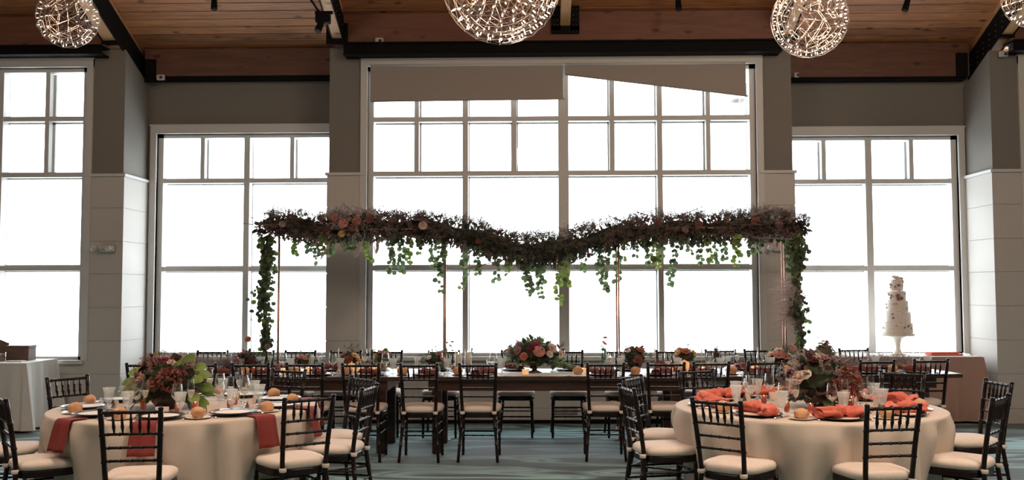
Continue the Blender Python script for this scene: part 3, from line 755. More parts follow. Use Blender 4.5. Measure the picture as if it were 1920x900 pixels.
for i, (x, _) in enumerate(near):
    txt = 'the long table, %s near-side place from the left' % ORD[i]; xx = x if x <= 1.5 else x+.02
    q = HT(xx, .20); CHG.place((q.x, q.y, ZH), 0, 'dark charger plate on '+txt, 'charger plates on the long table')
    n = NAPW[i % 2].place((q.x, q.y, ZH+.013), random.uniform(-1.3, 1.3), 'knotted burgundy napkin on '+txt, 'burgundy napkins on the long table'); n.scale = (random.uniform(.66, .85),)*3
    q = HT(xx-.235, .24); BPL.place((q.x, q.y, ZH), 0, 'bread plate on '+txt, 'bread plates on the long table', .85)
    ROLL.place((q.x, q.y, ZH+.007), random.uniform(0, 6), 'bread roll on '+txt, 'bread rolls on the long table')
    q = HT(xx+.175, .17); KNIFE.place((q.x, q.y, ZH), 0, 'silver knife on '+txt, 'knives on the long table')
    q = HT(xx-.172, .12); FORK.place((q.x, q.y, ZH), 0, 'silver fork on '+txt, 'forks on the long table')
    q = HT(xx+.20, .36); GOB.place((q.x, q.y, ZH), 0, 'frosted water goblet on '+txt, 'water goblets on the long table')
    q = HT(xx+.11, .43); WINE.place((q.x, q.y, ZH), 0, 'clear wine glass on '+txt, 'wine glasses on the long table')
for i, x in enumerate(far):
    txt = 'the long table, %s window-side place from the left' % ORD[i]; xx = x+(0 if x < 1.5 else .1)
    q = HT(xx, .80); CHG.place((q.x, q.y, ZH), 0, 'dark charger plate on '+txt, 'charger plates on the long table')
    n = NAPW[i % 2].place((q.x, q.y, ZH+.013), random.uniform(-1.3, 1.3), 'knotted burgundy napkin on '+txt, 'burgundy napkins on the long table'); n.scale = (random.uniform(.66, .85),)*3
    q = HT(xx-.18, .62); GOB.place((q.x, q.y, ZH), 0, 'frosted water goblet on '+txt, 'water goblets on the long table')
    q = HT(xx-.08, .60); FLUTE.place((q.x, q.y, ZH), 0, 'champagne flute on '+txt, 'champagne flutes on the long table')
    if i % 2: q = HT(xx+.2, .76); ROLL.place((q.x, q.y, ZH-.006), 1, 'bread roll on '+txt, 'bread rolls on the long table')
# ------------------------------------------------------------ flowers and foliage
def frame_of(d):
    d = Vector(d).normalized(); u = d.orthogonal().normalized(); return d, u, d.cross(u)
def leaf(mb, p, d, n, L, W, fold=.2, curl=.15, seg=4):       # pointed leaf from p along d, face normal n
    d = Vector(d).normalized(); n = (Vector(n)-d*Vector(n).dot(d)); n = n.normalized() if n.length > 1e-5 else d.orthogonal().normalized(); s = d.cross(n); p = Vector(p)
    vs = []; fs = []
    for i in range(seg+1):
        t = i/seg; wd = W*.5*sin(pi*min(.98, t*.9+.06))**.8; c = p+d*L*t-n*curl*L*t*t
        vs += [c-s*wd+n*fold*wd, c, c+s*wd+n*fold*wd]
    for i in range(seg): a = i*3; fs += [(a, a+1, a+4, a+3), (a+1, a+2, a+5, a+4)]
    mb.add(vs, fs)
def disc(mb, p, d, n, D):                                     # round eucalyptus leaf
    d = Vector(d).normalized(); n = (Vector(n)-d*Vector(n).dot(d)); n = n.normalized() if n.length > 1e-5 else d.orthogonal().normalized(); s = d.cross(n); p = Vector(p)
    vs = [p+d*D*.5]; N = 9
    for k in range(N):
        a = 2*pi*k/N; vs.append(p+d*(D*.5-D*.5*cos(a))+s*D*.46*sin(a)+n*D*.06*cos(2*a))
    mb.add(vs, [(0, 1+k, 1+(k+1) % N) for k in range(N)])
def rdir(rnd, up=0):
    v = Vector((rnd.gauss(0,1), rnd.gauss(0,1), rnd.gauss(0,1)+up)); return v.normalized() if v.length > 1e-6 else Vector((0,0,1))
def dot(mb, p, r, rnd):
    a = rdir(rnd); _, u, w2 = frame_of(a)
    mb.add([p+a*r, p-a*.5*r+u*r, p-a*.5*r-u*.5*r+w2*.87*r, p-a*.5*r-u*.5*r-w2*.87*r], [(0,1,2),(0,2,3),(0,3,1),(1,3,2)])
def sprig(md, ms, p, d, L, nd, rnd, r=.005, spread=.5):       # branching spray ending in tiny blooms
    p = Vector(p); d = Vector(d).normalized()
    for k in range(max(3, nd//5)):
        d2 = (d+rdir(rnd)*spread).normalized(); a = p+d*L*rnd.uniform(.1, .5); b = p+d2*L*rnd.uniform(.6, 1.05)
        if ms is not None: ms.tube([a, b], .0009, 3, cap=False)
        for _ in range(5): dot(md, b+rdir(rnd)*L*.16*rnd.random()-d2*L*.25*rnd.random(), r*rnd.uniform(.6, 1.2), rnd)
ROSES = {}
def rose_mesh(kind, r=1.0):
    if kind in ROSES: return ROSES[kind]
    mb = MB(); rnd = random.Random(len(ROSES)+5)
    layers = [(3, .10, 1.25, .30), (4, .22, 1.15, .42), (5, .36, 1.0, .52), (6, .52, .80, .60), (7, .68, .50, .62)]
    for li, (n, rr, tilt, sz) in enumerate(layers):
        for k in range(n):
            a0 = 2*pi*(k+li*.37)/n+rnd.uniform(-.1, .1); vs = []; NU, NV = 5, 4
            for i in range(NU):
                for j in range(NV):
                    u = (i/(NU-1)-.5); v = j/(NV-1); a = a0+u*1.5*(1.1 if li < 2 else .85)*(sin(v*pi*.5)*.6+.4)
                    R_ = rr*(.35+.65*v)+(.20*v*v if v > .6 and li > 1 else 0); z = .05+v*sz*tilt*.75-(abs(u)*.25*v) - (.14*v**3 if li > 2 else 0)
                    vs.append((cos(a)*R_, sin(a)*R_, z))
            mb.add(vs, [(i*NV+j, (i+1)*NV+j, (i+1)*NV+j+1, i*NV+j+1) for i in range(NU-1) for j in range(NV-1)])
    mb.ball((0, 0, .18), .30, 8, 6, (1, 1, .9))
    me = bpy.data.meshes.new(kind); me.from_pydata(mb.v, [], mb.f); me.materials.append(M[kind]); me.polygons.foreach_set('use_smooth', [True]*len(me.polygons))
    ROSES[kind] = me; return me
def rose(parent, kind, p, d, r, name='rose'):
    o = put(name, rose_mesh(kind), parent, p); o.rotation_euler = Vector(d).to_track_quat('Z', 'Y').to_euler(); o.scale = (r, r, r); return o
def ball_bloom(parent, kind, p, r, rnd, name='hydrangea'):    # head of many small petals
    mb = MB()
    for _ in range(130):
        d = rdir(rnd, .3); leaf(mb, Vector(p)+d*r*.75, (d+rdir(rnd)*.9), d, r*.42, r*.34, seg=2)
    return mb.build(name, M[kind], parent)

def bouquet(name, label, loc, R, H, flowers, vase, greens, seed, group=None, up=.0, mists=(('mist_pk', 10),), trail=0, nleaf=120, big=.09, zbase=None):
    rnd = random.Random(seed); t = empty(name, loc); tag(t, label, 'flower arrangement', group)
    vk, vr, vh = vase
    if vk == 'bowl': m = MB(); m.lathe([(vr*.55, 0), (vr*.6, .008), (vr*.2, .03), (vr*.2, vh*.4), (vr*.7, vh*.55), (vr, vh), (vr*.94, vh), (0, vh*.6)], 24); m.build('vase', M['vase_dk'], t, True)
    elif vk == 'round': m = MB(); m.lathe([(vr*.6, 0), (vr, vh*.35), (vr*.98, vh*.6), (vr*.7, vh*.95), (vr*.72, vh), (vr*.62, vh), (0, vh*.5)], 24); m.build('vase', M['vase_dk'], t, True)
    elif vk == 'cone': m = MB(); m.lathe([(vr*.45, 0), (vr, vh*.9), (vr*.95, vh), (vr*.85, vh), (0, vh*.4)], 6); m.build('vase', M['slate'], t)
    elif vk == 'gold': m = MB(); m.lathe([(vr*.7, 0), (vr, vh*.3), (vr*.8, vh), (vr*.7, vh), (0, vh*.5)], 20); m.build('vase', M['amber'], t, True)  # vase shares the emissive votive glass, no candle inside
    else: m = MB(); m.lathe([(vr*.9, 0), (vr, .01), (vr*.95, vh*.7), (vr*.7, vh*.85), (vr*.75, vh)], 20); m.build('vase', M['glass'], t, True)
    z0 = vh*.85 if zbase is None else zbase; hh = H-z0
    def surf(th, ph, k=1.0): return Vector((cos(th)*cos(ph)*R*k, sin(th)*cos(ph)*R*k*.85, z0+sin(ph)*hh*k))
    for gi, (gm, frac) in enumerate(greens):
        mb = MB(); n = int(nleaf*frac)
        for _ in range(n):
            th = rnd.uniform(0, 2*pi); ph = rnd.uniform(-.35, 1.35); p = surf(th, ph, rnd.uniform(.35, .85)); c = Vector((0, 0, z0)); d = (p-c).normalized()
            L_ = rnd.uniform(.6, 1.2)*big
            if rnd.random() < .5: leaf(mb, p, d+rdir(rnd)*.7, Vector((0,0,1))+rdir(rnd)*.6, L_, L_*.55)
            else: disc(mb, p, d+rdir(rnd)*.7, rdir(rnd), L_*.6)
        for _ in range(10):
            th = rnd.uniform(0, 2*pi); ph = rnd.uniform(.1, 1.4); mb.tube([(0, 0, z0*.7), surf(th, ph, .8)], .002, 4, cap=False)
        mb.build('foliage', M[gm], t)
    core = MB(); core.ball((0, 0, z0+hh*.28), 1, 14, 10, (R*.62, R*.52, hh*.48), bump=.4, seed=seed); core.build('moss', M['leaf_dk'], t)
    for i, (kind, th, ph, r) in enumerate(flowers):
        p = surf(radians(th), radians(ph), .92); d = (p-Vector((0, 0, z0-.03))).normalized()
        if kind.startswith('h:'): ball_bloom(t, kind[2:], p, r, rnd)
        else: rose(t, kind, p-d*r*.35, d, r)
    for mk, n in mists:
        md = MB(); ms = MB()
        for _ in range(n):
            th = rnd.uniform(0, 2*pi); ph = rnd.uniform(.1, 1.4); p = surf(th, ph, .75); d = (p-Vector((0, 0, z0))).normalized()
            sprig(md, md, p, d+rdir(rnd)*.3, rnd.uniform(.08, .14)*(1+up), 45, rnd, .0045)
        md.build('sprig', M[mk], t)['kind'] = 'stuff'
    for k in range(trail):
        mb = MB(); th = rnd.uniform(0, 2*pi); p = surf(th, -.2, .8); q = p.copy(); v = Vector((cos(th)*.025, sin(th)*.02, -.004))
        while q.z > .04:
            for s in (-1, 1): disc(mb, q, Vector((s*.7, rnd.uniform(-.5, .5), -.3)), rdir(rnd), .045)
            q = q+v; v.z -= .004
        mb.build('trailing_leaf', M['leaf'], t)
    return t

F = lambda *a: list(a)
bouquet('flower_bouquet', 'rust and protea bouquet with big green leaves on the left round table', (LC.x-.10, LC.y-.12, ZT), .27, .40,
        F(('h:rose_rust', 290, 22, .085), ('rose_rust', 262, 18, .07), ('rose_coral', 215, 5, .05), ('rose_coral', 228, 24, .045), ('rose_magenta', 270, 72, .055), ('rose_blush', 300, 60, .04), ('rose_burg', 320, 35, .04), ('rose_rust', 180, 15, .05), ('rose_pink', 20, 40, .05), ('rose_coral', 90, 40, .05), ('h:rose_mauve', 235, 60, .05), ('rose_burg', 190, 40, .045)),
        ('round', .11, .15), (('leaf_dk', .5), ('leaf_lt', .25), ('leaf', .35), ('leaf_rust', .3)), 11, 'centre bouquets on the round tables', mists=(('mist_pk', 16), ('mist_wh', 9), ('mist_gr', 10)), trail=3, nleaf=150, big=.10)
LB = bpy.data.objects['flower_bouquet']; mb = MB(); rb = random.Random(12)
for a, z, r in [(-12, .30, .20), (-25, .22, .22), (-5, .16, .24), (-30, .10, .22), (8, .24, .20), (-18, .36, .13), (20, .12, .23), (205, .20, .20), (192, .14, .22), (222, .18, .20), (-50, .33, .12), (175, .26, .18), (-15, .05, .24)]:
    a = radians(a); p = Vector((cos(a)*r, sin(a)*r*.8, z)); leaf(mb, p, Vector((cos(a), sin(a)-.2, -.25+z)), Vector((rb.uniform(-.3, .3), -.8, .7)), .115, .085, fold=.12)
    mb.tube([(0, 0, .12), p], .0018, 4)
mb.build('broad_leaf', M['leaf_lt'], LB)
bouquet('flower_bouquet', 'dark rust foliage bouquet with blush roses and orchids on the right round table', (RC.x+.05, RC.y-.10, ZT), .26, .42,
        F(('rose_blush', 215, 25, .07), ('rose_blush', 205, 8, .055), ('rose_cream', 232, 30, .05), ('rose_mauve', 290, 70, .05), ('rose_cream', 262, 76, .05), ('rose_burg', 250, 60, .045), ('rose_mauve', 330, 60, .045), ('h:rose_rust', 320, 20, .09), ('h:rose_rust', 290, 5, .085), ('h:rose_rust', 350, 8, .08), ('rose_pink', 200, 50, .04), ('rose_rust', 90, 40, .06), ('rose_burg', 180, 30, .05)),
        ('round', .10, .14), (('leaf_rust', .8), ('leaf_dk', .35), ('leaf', .3)), 23, 'centre bouquets on the round tables', mists=(('mist_wh', 14), ('mist_gr', 12), ('mist_br', 12)), trail=2, nleaf=150, big=.09)
# the row of arrangements along the long table
q = HT(-.02, .45)
bouquet('flower_bouquet', 'large bouquet of pink roses in a footed bowl, middle of the long table', (q.x, q.y, ZH), .37, .37,
        F(('rose_burg', 262, 35, .06), ('rose_pink', 280, 30, .07), ('rose_magenta', 276, 55, .05), ('rose_blush', 318, 40, .065), ('rose_pink', 215, 52, .05), ('rose_mauve', 232, 30, .055), ('rose_blush', 330, 20, .05), ('rose_cream', 300, 20, .045), ('rose_coral', 250, 14, .05), ('rose_blush', 205, 28, .045), ('rose_mauve', 345, 40, .045)),
        ('bowl', .13, .16), (('leaf_dk', .6), ('leaf', .9), ('leaf_lt', .45)), 31, mists=(('mist_gr', 14), ('mist_pk', 5)), trail=7, nleaf=210, big=.075)
small = [(-1.92, .5, 'yellow and rust bouquet in an amber vase on the long table', .13, .25, F(('rose_rust', 268, 20, .06), ('rose_yel', 320, 40, .05), ('rose_yel', 340, 15, .045), ('rose_mauve', 230, 50, .035), ('rose_yel', 90, 40, .05)), ('gold', .055, .12), (('leaf_lt', .5), ('leaf_rust', .3))),
         (-1.60, .62, 'small pink and green posy in a clear vase on the long table', .11, .25, F(('rose_pink', 265, 55, .04), ('rose_coral', 230, 20, .035), ('rose_blush', 310, 45, .04), ('rose_pink', 20, 50, .04)), ('clear', .05, .13), (('leaf_lt', .5), ('leaf', .4))),
         (-1.04, .5, 'green and pink posy in a smoky vase beside the left copper poles', .15, .24, F(('rose_mauve', 300, 55, .04), ('rose_pink', 320, 25, .045), ('rose_coral', 345, 0, .045), ('rose_pink', 340, 60, .045), ('rose_cream', 240, 30, .035)), ('clear', .055, .12), (('leaf', 1.0),)),
         (1.0, .42, 'rose and dark foliage bouquet in a faceted slate vase by the right copper poles', .16, .29, F(('rose_coral', 312, 55, .062), ('rose_cream', 205, 10, .035), ('rose_mauve', 215, 70, .045), ('rose_cream', 225, 45, .03), ('rose_mauve', 180, 50, .05), ('rose_rust', 280, 10, .05)), ('cone', .085, .15), (('leaf_dk', .7), ('leaf_rust', .4), ('leaf', .4))),
         (1.57, .62, 'orange and yellow posy on the long table right of the slate vase', .15, .27, F(('rose_coral', 275, 50, .06), ('rose_yel', 220, 35, .045), ('rose_yel', 330, 35, .045), ('rose_yel', 200, 60, .04)), ('gold', .05, .15), (('leaf_lt', .3), ('leaf_dk', .15))),
         (1.90, .60, 'tiny mauve bud posy in a glass on the long table', .05, .25, F(('rose_mauve', 270, 70, .035), ('rose_pink', 320, 40, .03)), ('clear', .035, .14), (('leaf', .15),)),
         (2.55, .55, 'pink garden rose posy at the foot of the right garland', .17, .25, F(('rose_pink', 262, 42, .07), ('rose_pink', 290, 35, .06), ('rose_blush', 270, 75, .06), ('rose_blush', 210, 40, .045), ('rose_cream', 330, 30, .05)), ('clear', .06, .11), (('leaf', .6), ('leaf_lt', .3))),
         (3.02, .50, 'tall posy of small pink button blooms on the right part of the long table', .13, .34, F(('rose_pink', 250, 75, .03), ('rose_pink', 300, 60, .03), ('rose_pink', 320, 72, .028), ('rose_coral', 310, 45, .028), ('rose_mauve', 280, 45, .03), ('rose_cream', 220, 60, .035), ('rose_pink', 340, 30, .03)), ('clear', .05, .13), (('leaf_lt', .5),)),
         (-2.95, .42, 'rust rose posy with brown foliage at the foot of the left garland', .15, .24, F(('rose_rust', 215, 52, .05), ('rose_coral', 195, 20, .04), ('rose_burg', 300, 20, .045), ('rose_coral', 230, 20, .035)), ('round', .06, .11), (('leaf_rust', .5), ('leaf_dk', .5))),
         (-2.42, .62, 'low pink posy in a white cup on the long table', .12, .20, F(('rose_pink', 250, 50, .04), ('rose_pink', 290, 40, .035), ('rose_rust', 215, 30, .035)), ('clear', .05, .1), (('leaf_lt', .3),))]
for i, (x, d, lb, R_, H_, fl, vs_, gr) in enumerate(small):
    q = HT(x, d); bouquet('flower_posy', lb, (q.x, q.y, ZH), R_, H_, fl, vs_, gr, 40+i, 'small posies along the long table', mists=(('mist_gr', 4),), nleaf=60, big=.055)
# single stems in bud vases
for x, d, hgt, lb, kd in [(-.89, .55, .34, 'bud vase of coral stems right beside the left copper poles', 'rose_coral'), (-.70, .62, .30, 'bud vase with a green sprig behind the tall pillar candles', None), (.66, .5, .36, 'bud vase of pink and cream stems left of the right copper poles', 'rose_pink')]:
    q = HT(x, d); t = empty('bud_vase', (q.x, q.y, ZH)); tag(t, lb, 'vase', 'bud vases along the long table'); rnd = random.Random(int(x*100)+500)
    m = MB(); m.lathe([(.025, 0), (.028, .03), (.012, .09), (.014, .12)], 14); m.build('vase', M['glass'], t, True)
    s = MB()
    for k in range(4):
        tip = Vector((rnd.uniform(-.06, .06), rnd.uniform(-.03, .03), hgt*rnd.uniform(.7, 1))); s.tube([(0, 0, .02), (tip.x*.4, tip.y*.4, hgt*.5), tip], .0016, 5)
        for j in range(4): p = Vector((0, 0, .1)).lerp(tip, .3+.16*j); leaf(s, p, rdir(rnd, .5), rdir(rnd), .04, .02)
        if kd: rose(t, kd if k % 2 else 'rose_blush', tip, Vector((tip.x, tip.y-.05, .15)), .024, 'bloom')
    s.build('stems', M['leaf'], t)
# clouds of tiny filler blooms at both ends
for i, (x0, x1, d, H_) in enumerate([(-3.85, -3.42, .55, .20), (-3.40, -3.02, .6, .17), (3.0, 3.42, .62, .17), (3.5, 3.95, .55, .18)]):
    rnd = random.Random(90+i); md = MB(); a, b = HT(x0, d), HT(x1, d)
    for _ in range(95):
        k = rnd.random(); p = a.lerp(b, k); p = Vector((p.x, p.y+rnd.uniform(-.09, .09), ZH+.002+rnd.uniform(0, .05))); sprig(md, md, p, Vector((rnd.uniform(-.6,.6), rnd.uniform(-.3,.3), 1)), H_*rnd.uniform(.5, .95), 25, rnd, .0045, .45)
    o = md.build('filler_bloom', M['breath'], None)
    tag(o, 'cloud of tiny mauve blooms, %s end of the long table, %s part' % (('left', 'outer'), ('left', 'inner'), ('right', 'inner'), ('right', 'outer'))[i], 'flowers', 'filler blooms on the long table')

# ------------------------------------------------------------ candles and small things on the long table
def pillar(x, d, r, h, gh, lb):
    q = HT(x, d); t = empty('pillar_candle', (q.x, q.y, ZH)); tag(t, lb, 'candle', 'pillar candles on the long table')
    m = MB(); m.lathe([(r, .006), (r, h), (r*.6, h), (0, h-.008)], 20); m.build('wax', M['wax'], t, True)
    m = MB(); m.lathe([(r*1.35, 0), (r*1.35, gh)], 24); m.build('glass_cylinder', M['glass'], t, True)
    m = MB(); m.ball((0, 0, h+.008), .006, 6, 6, (1, 1, 2)); m.build('flame', M['flame'], t, True)
pillar(-.80, .5, .026, .19, .235, 'pillar candle in tall glass, left of the pair beside the centre bouquet')
pillar(-.70, .5, .026, .21, .235, 'pillar candle in tall glass, right of the pair beside the centre bouquet')
pillar(.76, .58, .035, .15, .22, 'short wide white candle in a glass cylinder left of the slate vase')
for i, (x, d) in enumerate([(-2.56, .35), (-2.44, .45), (-2.34, .5), (-1.80, .45), (-1.66, .5), (-.11, .22), (.40, .4), (.50, .35), (1.35, .42), (1.72, .45), (2.28, .5), (3.84, .35), (-.5, .4), (-1.4, .5), (2.95, .3)]):
    q = HT(x, d); AMB.place((q.x, q.y, ZH), 0, 'lit amber glass votive on the long table, %s from its left end' % ORD[i], 'amber votives on the long table')
for i, (x, d) in enumerate([(-3.3, .3), (-2.0, .55), (-2.85, .3), (-.42, .3), (1.48, .4), (2.05, .5), (3.9, .28)]):
    q = HT(x, d); VOT.place((q.x, q.y, ZH), 0, 'red votive candle on the long table, %s from its left end' % ORD[i], 'red votives on the long table', 1.1)
def taper(x, d, lb):
    q = HT(x, d); t = empty('candlestick', (q.x, q.y, ZH)); tag(t, lb, 'candlestick', 'slender candlesticks')
    m = MB(); m.lathe([(.03, 0), (.03, .004), (.006, .012), (.005, .07), (.009, .08), (.011, .09)], 12); m.build('holder', M['gold'], t, True)
    m = MB(); m.lathe([(.007, .085), (.005, .24), (0, .244)], 8); m.build('taper', M['wax'], t, True)
for x, d, lb in [(-2.06, .62, 'left of the yellow posy'), (-1.74, .66, 'between the yellow and the pink posies'), (1.22, .6, 'right of the slate vase'), (1.75, .62, 'right of the orange posy'), (2.35, .62, 'left of the pink garden roses'), (3.55, .6, 'near the cake table')]:
    taper(x, d, 'slender white taper in a gold candlestick '+lb)
for i, (x, d, rz) in enumerate([(1.30, .64, .5), (1.40, .58, -.5)]):
    q = HT(x, d); m = MB(); Mx = Matrix.Rotation(rz, 4, 'Z') @ Matrix.Rotation(-.25, 4, 'X'); m.box(-.075, .075, -.003, .003, 0, .11, Mx)
    tag(m.build('menu_card', M['nap_wine'], None, loc=(q.x, q.y, ZH+.001)), 'dark menu card leaning behind the goblet right of the slate vase, %s one' % ('left', 'right')[i], 'card', 'menu cards')
# crinkled runner under the centre bouquet
rnd = random.Random(77); vs = []; fs = []; NX, NY = 60, 10
for j in range(NY+1):
    for i in range(NX+1):
        x = -.48+i/NX*1.0; v = j/NY; yy = 9.67+v*.42+.01*sin(i*.7+j); z = ZH+.004+.012*abs(noise.noise(Vector((x*14, v*5, 3))))
        vs.append((x, yy, z))
for j in range(NY):
    for i in range(NX): a = j*(NX+1)+i; fs.append((a, a+1, a+NX+2, a+NX+1))
m = MB(); m.add(vs, fs); K = len(vs); m.add([(x, y, ZH+.0005) for x, y, z in vs], [f[::-1] for f in fs])
tag(m.build('table_runner', M['cloth2'], None, True), 'crinkled white gauze runner under the large centre bouquet', 'table runner')
# glass bowl beside bouquet
q = HT(-.46, .6); t = empty('glass_bowl', (q.x, q.y, ZH)); tag(t, 'clear footed glass bowl candle left of the centre bouquet', 'bowl')
m = MB(); m.lathe([(.04, 0), (.04, .005), (.008, .01), (.008, .06), (.05, .08), (.062, .12), (.06, .14)], 24); m.build('bowl', M['glass'], t, True)
m = MB(); m.lathe([(.04, .082), (.05, .10), (0, .10)], 16); m.build('wax', M['wax'], t)

# ------------------------------------------------------------ copper arch and hanging garland
def pole(x, y, lb, ztop=2.27):
    t = empty('copper_pole', (x, y, 0)); tag(t, lb, 'pole', 'copper poles of the floral arch')
    m = MB(); m.tube([(0, 0, .012), (0, 0, ztop)], .0105, 12); m.build('pipe', M['copper'], t, True)
    m = MB(); m.lathe([(.07, 0), (.07, .006), (.02, .012), (.018, .04), (.011, .042)], 20); m.build('foot', M['copper'], t, True)
YP, YQ = 10.695, 11.42
PX = [-2.83, -1.42, -.985, .905, 2.70]
for x, lb in ((-2.80, 'beside the left leafy column'), (-.985, 'left of the middle window mullion'), (.89, 'right of the middle window mullion'), (2.68, 'beside the right leafy column')):
    pole(x, YP, 'near copper pole of the floral arch '+lb)
    pole(x*1.063-.02, YQ, 'rear copper pole of the floral arch '+lb)
m = MB()
t = empty('arch_rail', (0, 0, 0)); tag(t, 'copper rails carrying the flower garland on the poles above the long table', 'rail')
for y in (YP, YQ):
    for xa, xb in ((-2.80, -.985), (.89, 2.68)):
        if y == YQ: xa, xb = xa*1.063-.02, xb*1.063-.02
        m = MB(); m.tube([(xa, y, 2.27), (xb, y, 2.27)], .0105, 10); m.build('rail', M['copper'], t, True)
for x in (-2.80, -.985, .89, 2.68):
    m = MB(); m.tube([(x, YP, 2.28), (x*1.063-.02, YQ, 2.28)], .0105, 10); m.build('cross_rail', M['copper'], t, True)
GY = 10.80
PATH = [(-3.12, 2.30), (-2.87, 2.34), (-2.39, 2.27), (-1.92, 2.31), (-1.44, 2.29), (-1.03, 2.27), (-.73, 2.19), (-.44, 2.10), (-.09, 2.02), (.26, 2.04), (.56, 2.13), (.91, 2.22), (1.38, 2.26), (1.84, 2.27), (2.31, 2.28), (2.88, 2.28)]
def gp(x):
    for (a, za_), (b, zb_) in zip(PATH, PATH[1:]):
        if x <= b: k = (x-a)/(b-a); k = max(0, k); return za_+(zb_-za_)*k
    return PATH[-1][1]
def thick(x):
    e = min(1, (x+3.2)/.5, (3.0-x)/.3); return max(.35, e)*(.19 if -.8 < x < .5 else .165)
rnd = random.Random(2024)
gar = empty('flower_garland', (0, GY, 2.1)); tag(gar, 'long sagging garland of dried blooms, roses and eucalyptus lying over the copper arch', 'garland')
def G(v): return Vector(v)-Vector((0, GY, 2.1))
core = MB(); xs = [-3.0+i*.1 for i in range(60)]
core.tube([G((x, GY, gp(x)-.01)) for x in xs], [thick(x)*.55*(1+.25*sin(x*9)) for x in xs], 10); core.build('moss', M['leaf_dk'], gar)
lv = MB(); lr = MB()
for _ in range(5200):
    x = rnd.uniform(-3.08, 2.95); th = rnd.uniform(0, 2*pi); T = thick(x)*rnd.uniform(.3, .85); p = (x, GY+cos(th)*T*1.5, gp(x)-.015+sin(th)*T*.95)
    d = Vector((rnd.uniform(-1, 1), cos(th), sin(th)*.8-.2)); L_ = rnd.uniform(.03, .075)
    tgt = lv if rnd.random() < (.8 if -.8 < x < .9 else .58) else lr
    if rnd.random() < .5: disc(tgt, G(p), d, rdir(rnd), L_*.8)
    else: leaf(tgt, G(p), d, rdir(rnd), L_*1.2, L_*.5, seg=3)
lv.build('foliage', M['leaf_dk'], gar); lr.build('dried_foliage', M['leaf_rust'], gar)
mb1 = MB(); mb2 = MB(); mb3 = MB()
for _ in range(1500):
    x = rnd.uniform(-3.0, 2.95); T = thick(x); th = rnd.gauss(pi/2, 1.5); p = (x, GY+cos(th)*T*1.1, gp(x)+sin(th)*T*.6); d = Vector((rnd.uniform(-.9, .9), cos(th)*.7, sin(th)))
    r = rnd.random(); tgt = mb1 if r < (.40 if -.8 < x < .9 else .66) else (mb2 if r < .88 else mb3)
    if -2.5 < x < -1.7 and r > .5: tgt = mb3
    if tgt is mb3 and not (-2.4 < x < -1.6 or x > 2.4): tgt = mb1
    sprig(tgt, tgt, G(p), d, rnd.uniform(.09, .19), 40, rnd, .0052, .6)
mb1.build('sprig', M['mist_br'], gar)['kind'] = 'stuff'; mb2.build('sprig', M['mist_gr'], gar)['kind'] = 'stuff'; mb3.build('sprig', M['mist_wh'], gar)['kind'] = 'stuff'
for x, dz, dyy, k, r in [(-2.18, .10, -.2, 'rose_coral', .05), (-2.08, .03, -.22, 'rose_pink', .062), (-1.93, .04, -.24, 'rose_coral', .06), (-1.98, -.03, -.2, 'rose_rust', .05), (-1.80, .06, -.2, 'rose_rust', .05), (-2.35, .12, -.1, 'rose_mauve', .045),
                         (-2.25, -.02, -.2, 'rose_rust', .05), (-1.22, .02, -.2, 'rose_blush', .055), (-2.75, .0, -.18, 'rose_blush', .045), (-.62, -.03, -.2, 'rose_rust', .04), (1.30, .07, -.2, 'rose_rust', .05), (1.75, .03, -.2, 'rose_rust', .055), (1.60, -.02, -.2, 'rose_mauve', .045), (2.35, .05, -.2, 'rose_rust', .055), (2.05, .08, -.15, 'rose_mauve', .045),
                         (.38, .12, -.1, 'rose_mauve', .035), (.62, .14, -.1, 'rose_mauve', .035), (-2.1, -.08, -.2, 'rose_yel', .045), (2.60, .02, -.2, 'rose_mauve', .05), (-1.55, .07, -.15, 'rose_mauve', .045)]:
    rose(gar, k, G((x, GY+dyy, gp(x)+dz)), Vector((rnd.uniform(-.3, .3), -1, .35)), r)
def strand(name, x, y, ztop, length, seed, D=.05, parent=gar, m='leaf', sway=.03, off=G):
    rr = random.Random(seed); mb = MB(); n = int(length/.034); pts = []
    px_, py_ = x, y
    for i in range(n+1):
        px_ += rr.uniform(-sway, sway)*.5; py_ += rr.uniform(-sway, sway)*.4; pts.append(off((px_, py_, ztop-i*.034)))
    mb.tube(pts, .0016, 4)
    for i, p in enumerate(pts[1:]):
        for s in (-1, 1):
            if rr.random() < .82: disc(mb, p, Vector((s*rr.uniform(.3, 1), rr.uniform(-.5, .5), rr.uniform(-.9, .2))), Vector((rr.uniform(-.7, .7), -1, rr.uniform(-.6, .6))), D*rr.uniform(.65, 1.15))
    return mb.build(name, M[m], parent)
hang = [(-2.62, .25), (-2.50, .17), (-2.42, .32), (-2.30, .22), (-2.2, .26), (-2.08, .20), (-1.86, .3), (-1.60, .44), (-1.54, .30), (-1.47, .40), (-1.40, .30), (-1.30, .22), (-1.15, .34), (-1.02, .62), (-.96, .4), (-.72, .50), (-.60, .3), (-.42, .36), (-.30, .24),
        (-.14, .38), (-.06, .40), (.0, .28), (.06, .46), (.26, .50), (.34, .36), (.52, .26), (.70, .34), (.76, .50), (.86, .46), (.97, .24), (1.08, .22), (1.20, .30), (1.30, .36), (1.38, .26), (1.46, .54), (1.58, .18), (1.78, .32), (1.88, .30), (1.98, .36), (2.05, .28), (2.16, .30), (2.22, .34), (2.36, .26), (2.48, .2), (-2.0, .22), (1.68, .22)]
for i, (x, L_) in enumerate(hang):
    strand('trailing_eucalyptus', x, GY+rnd.uniform(-.22, .15), gp(x)-.05, L_*1.02, 300+i, .058, m='leaf' if rnd.random() < .75 else 'leaf_lt')
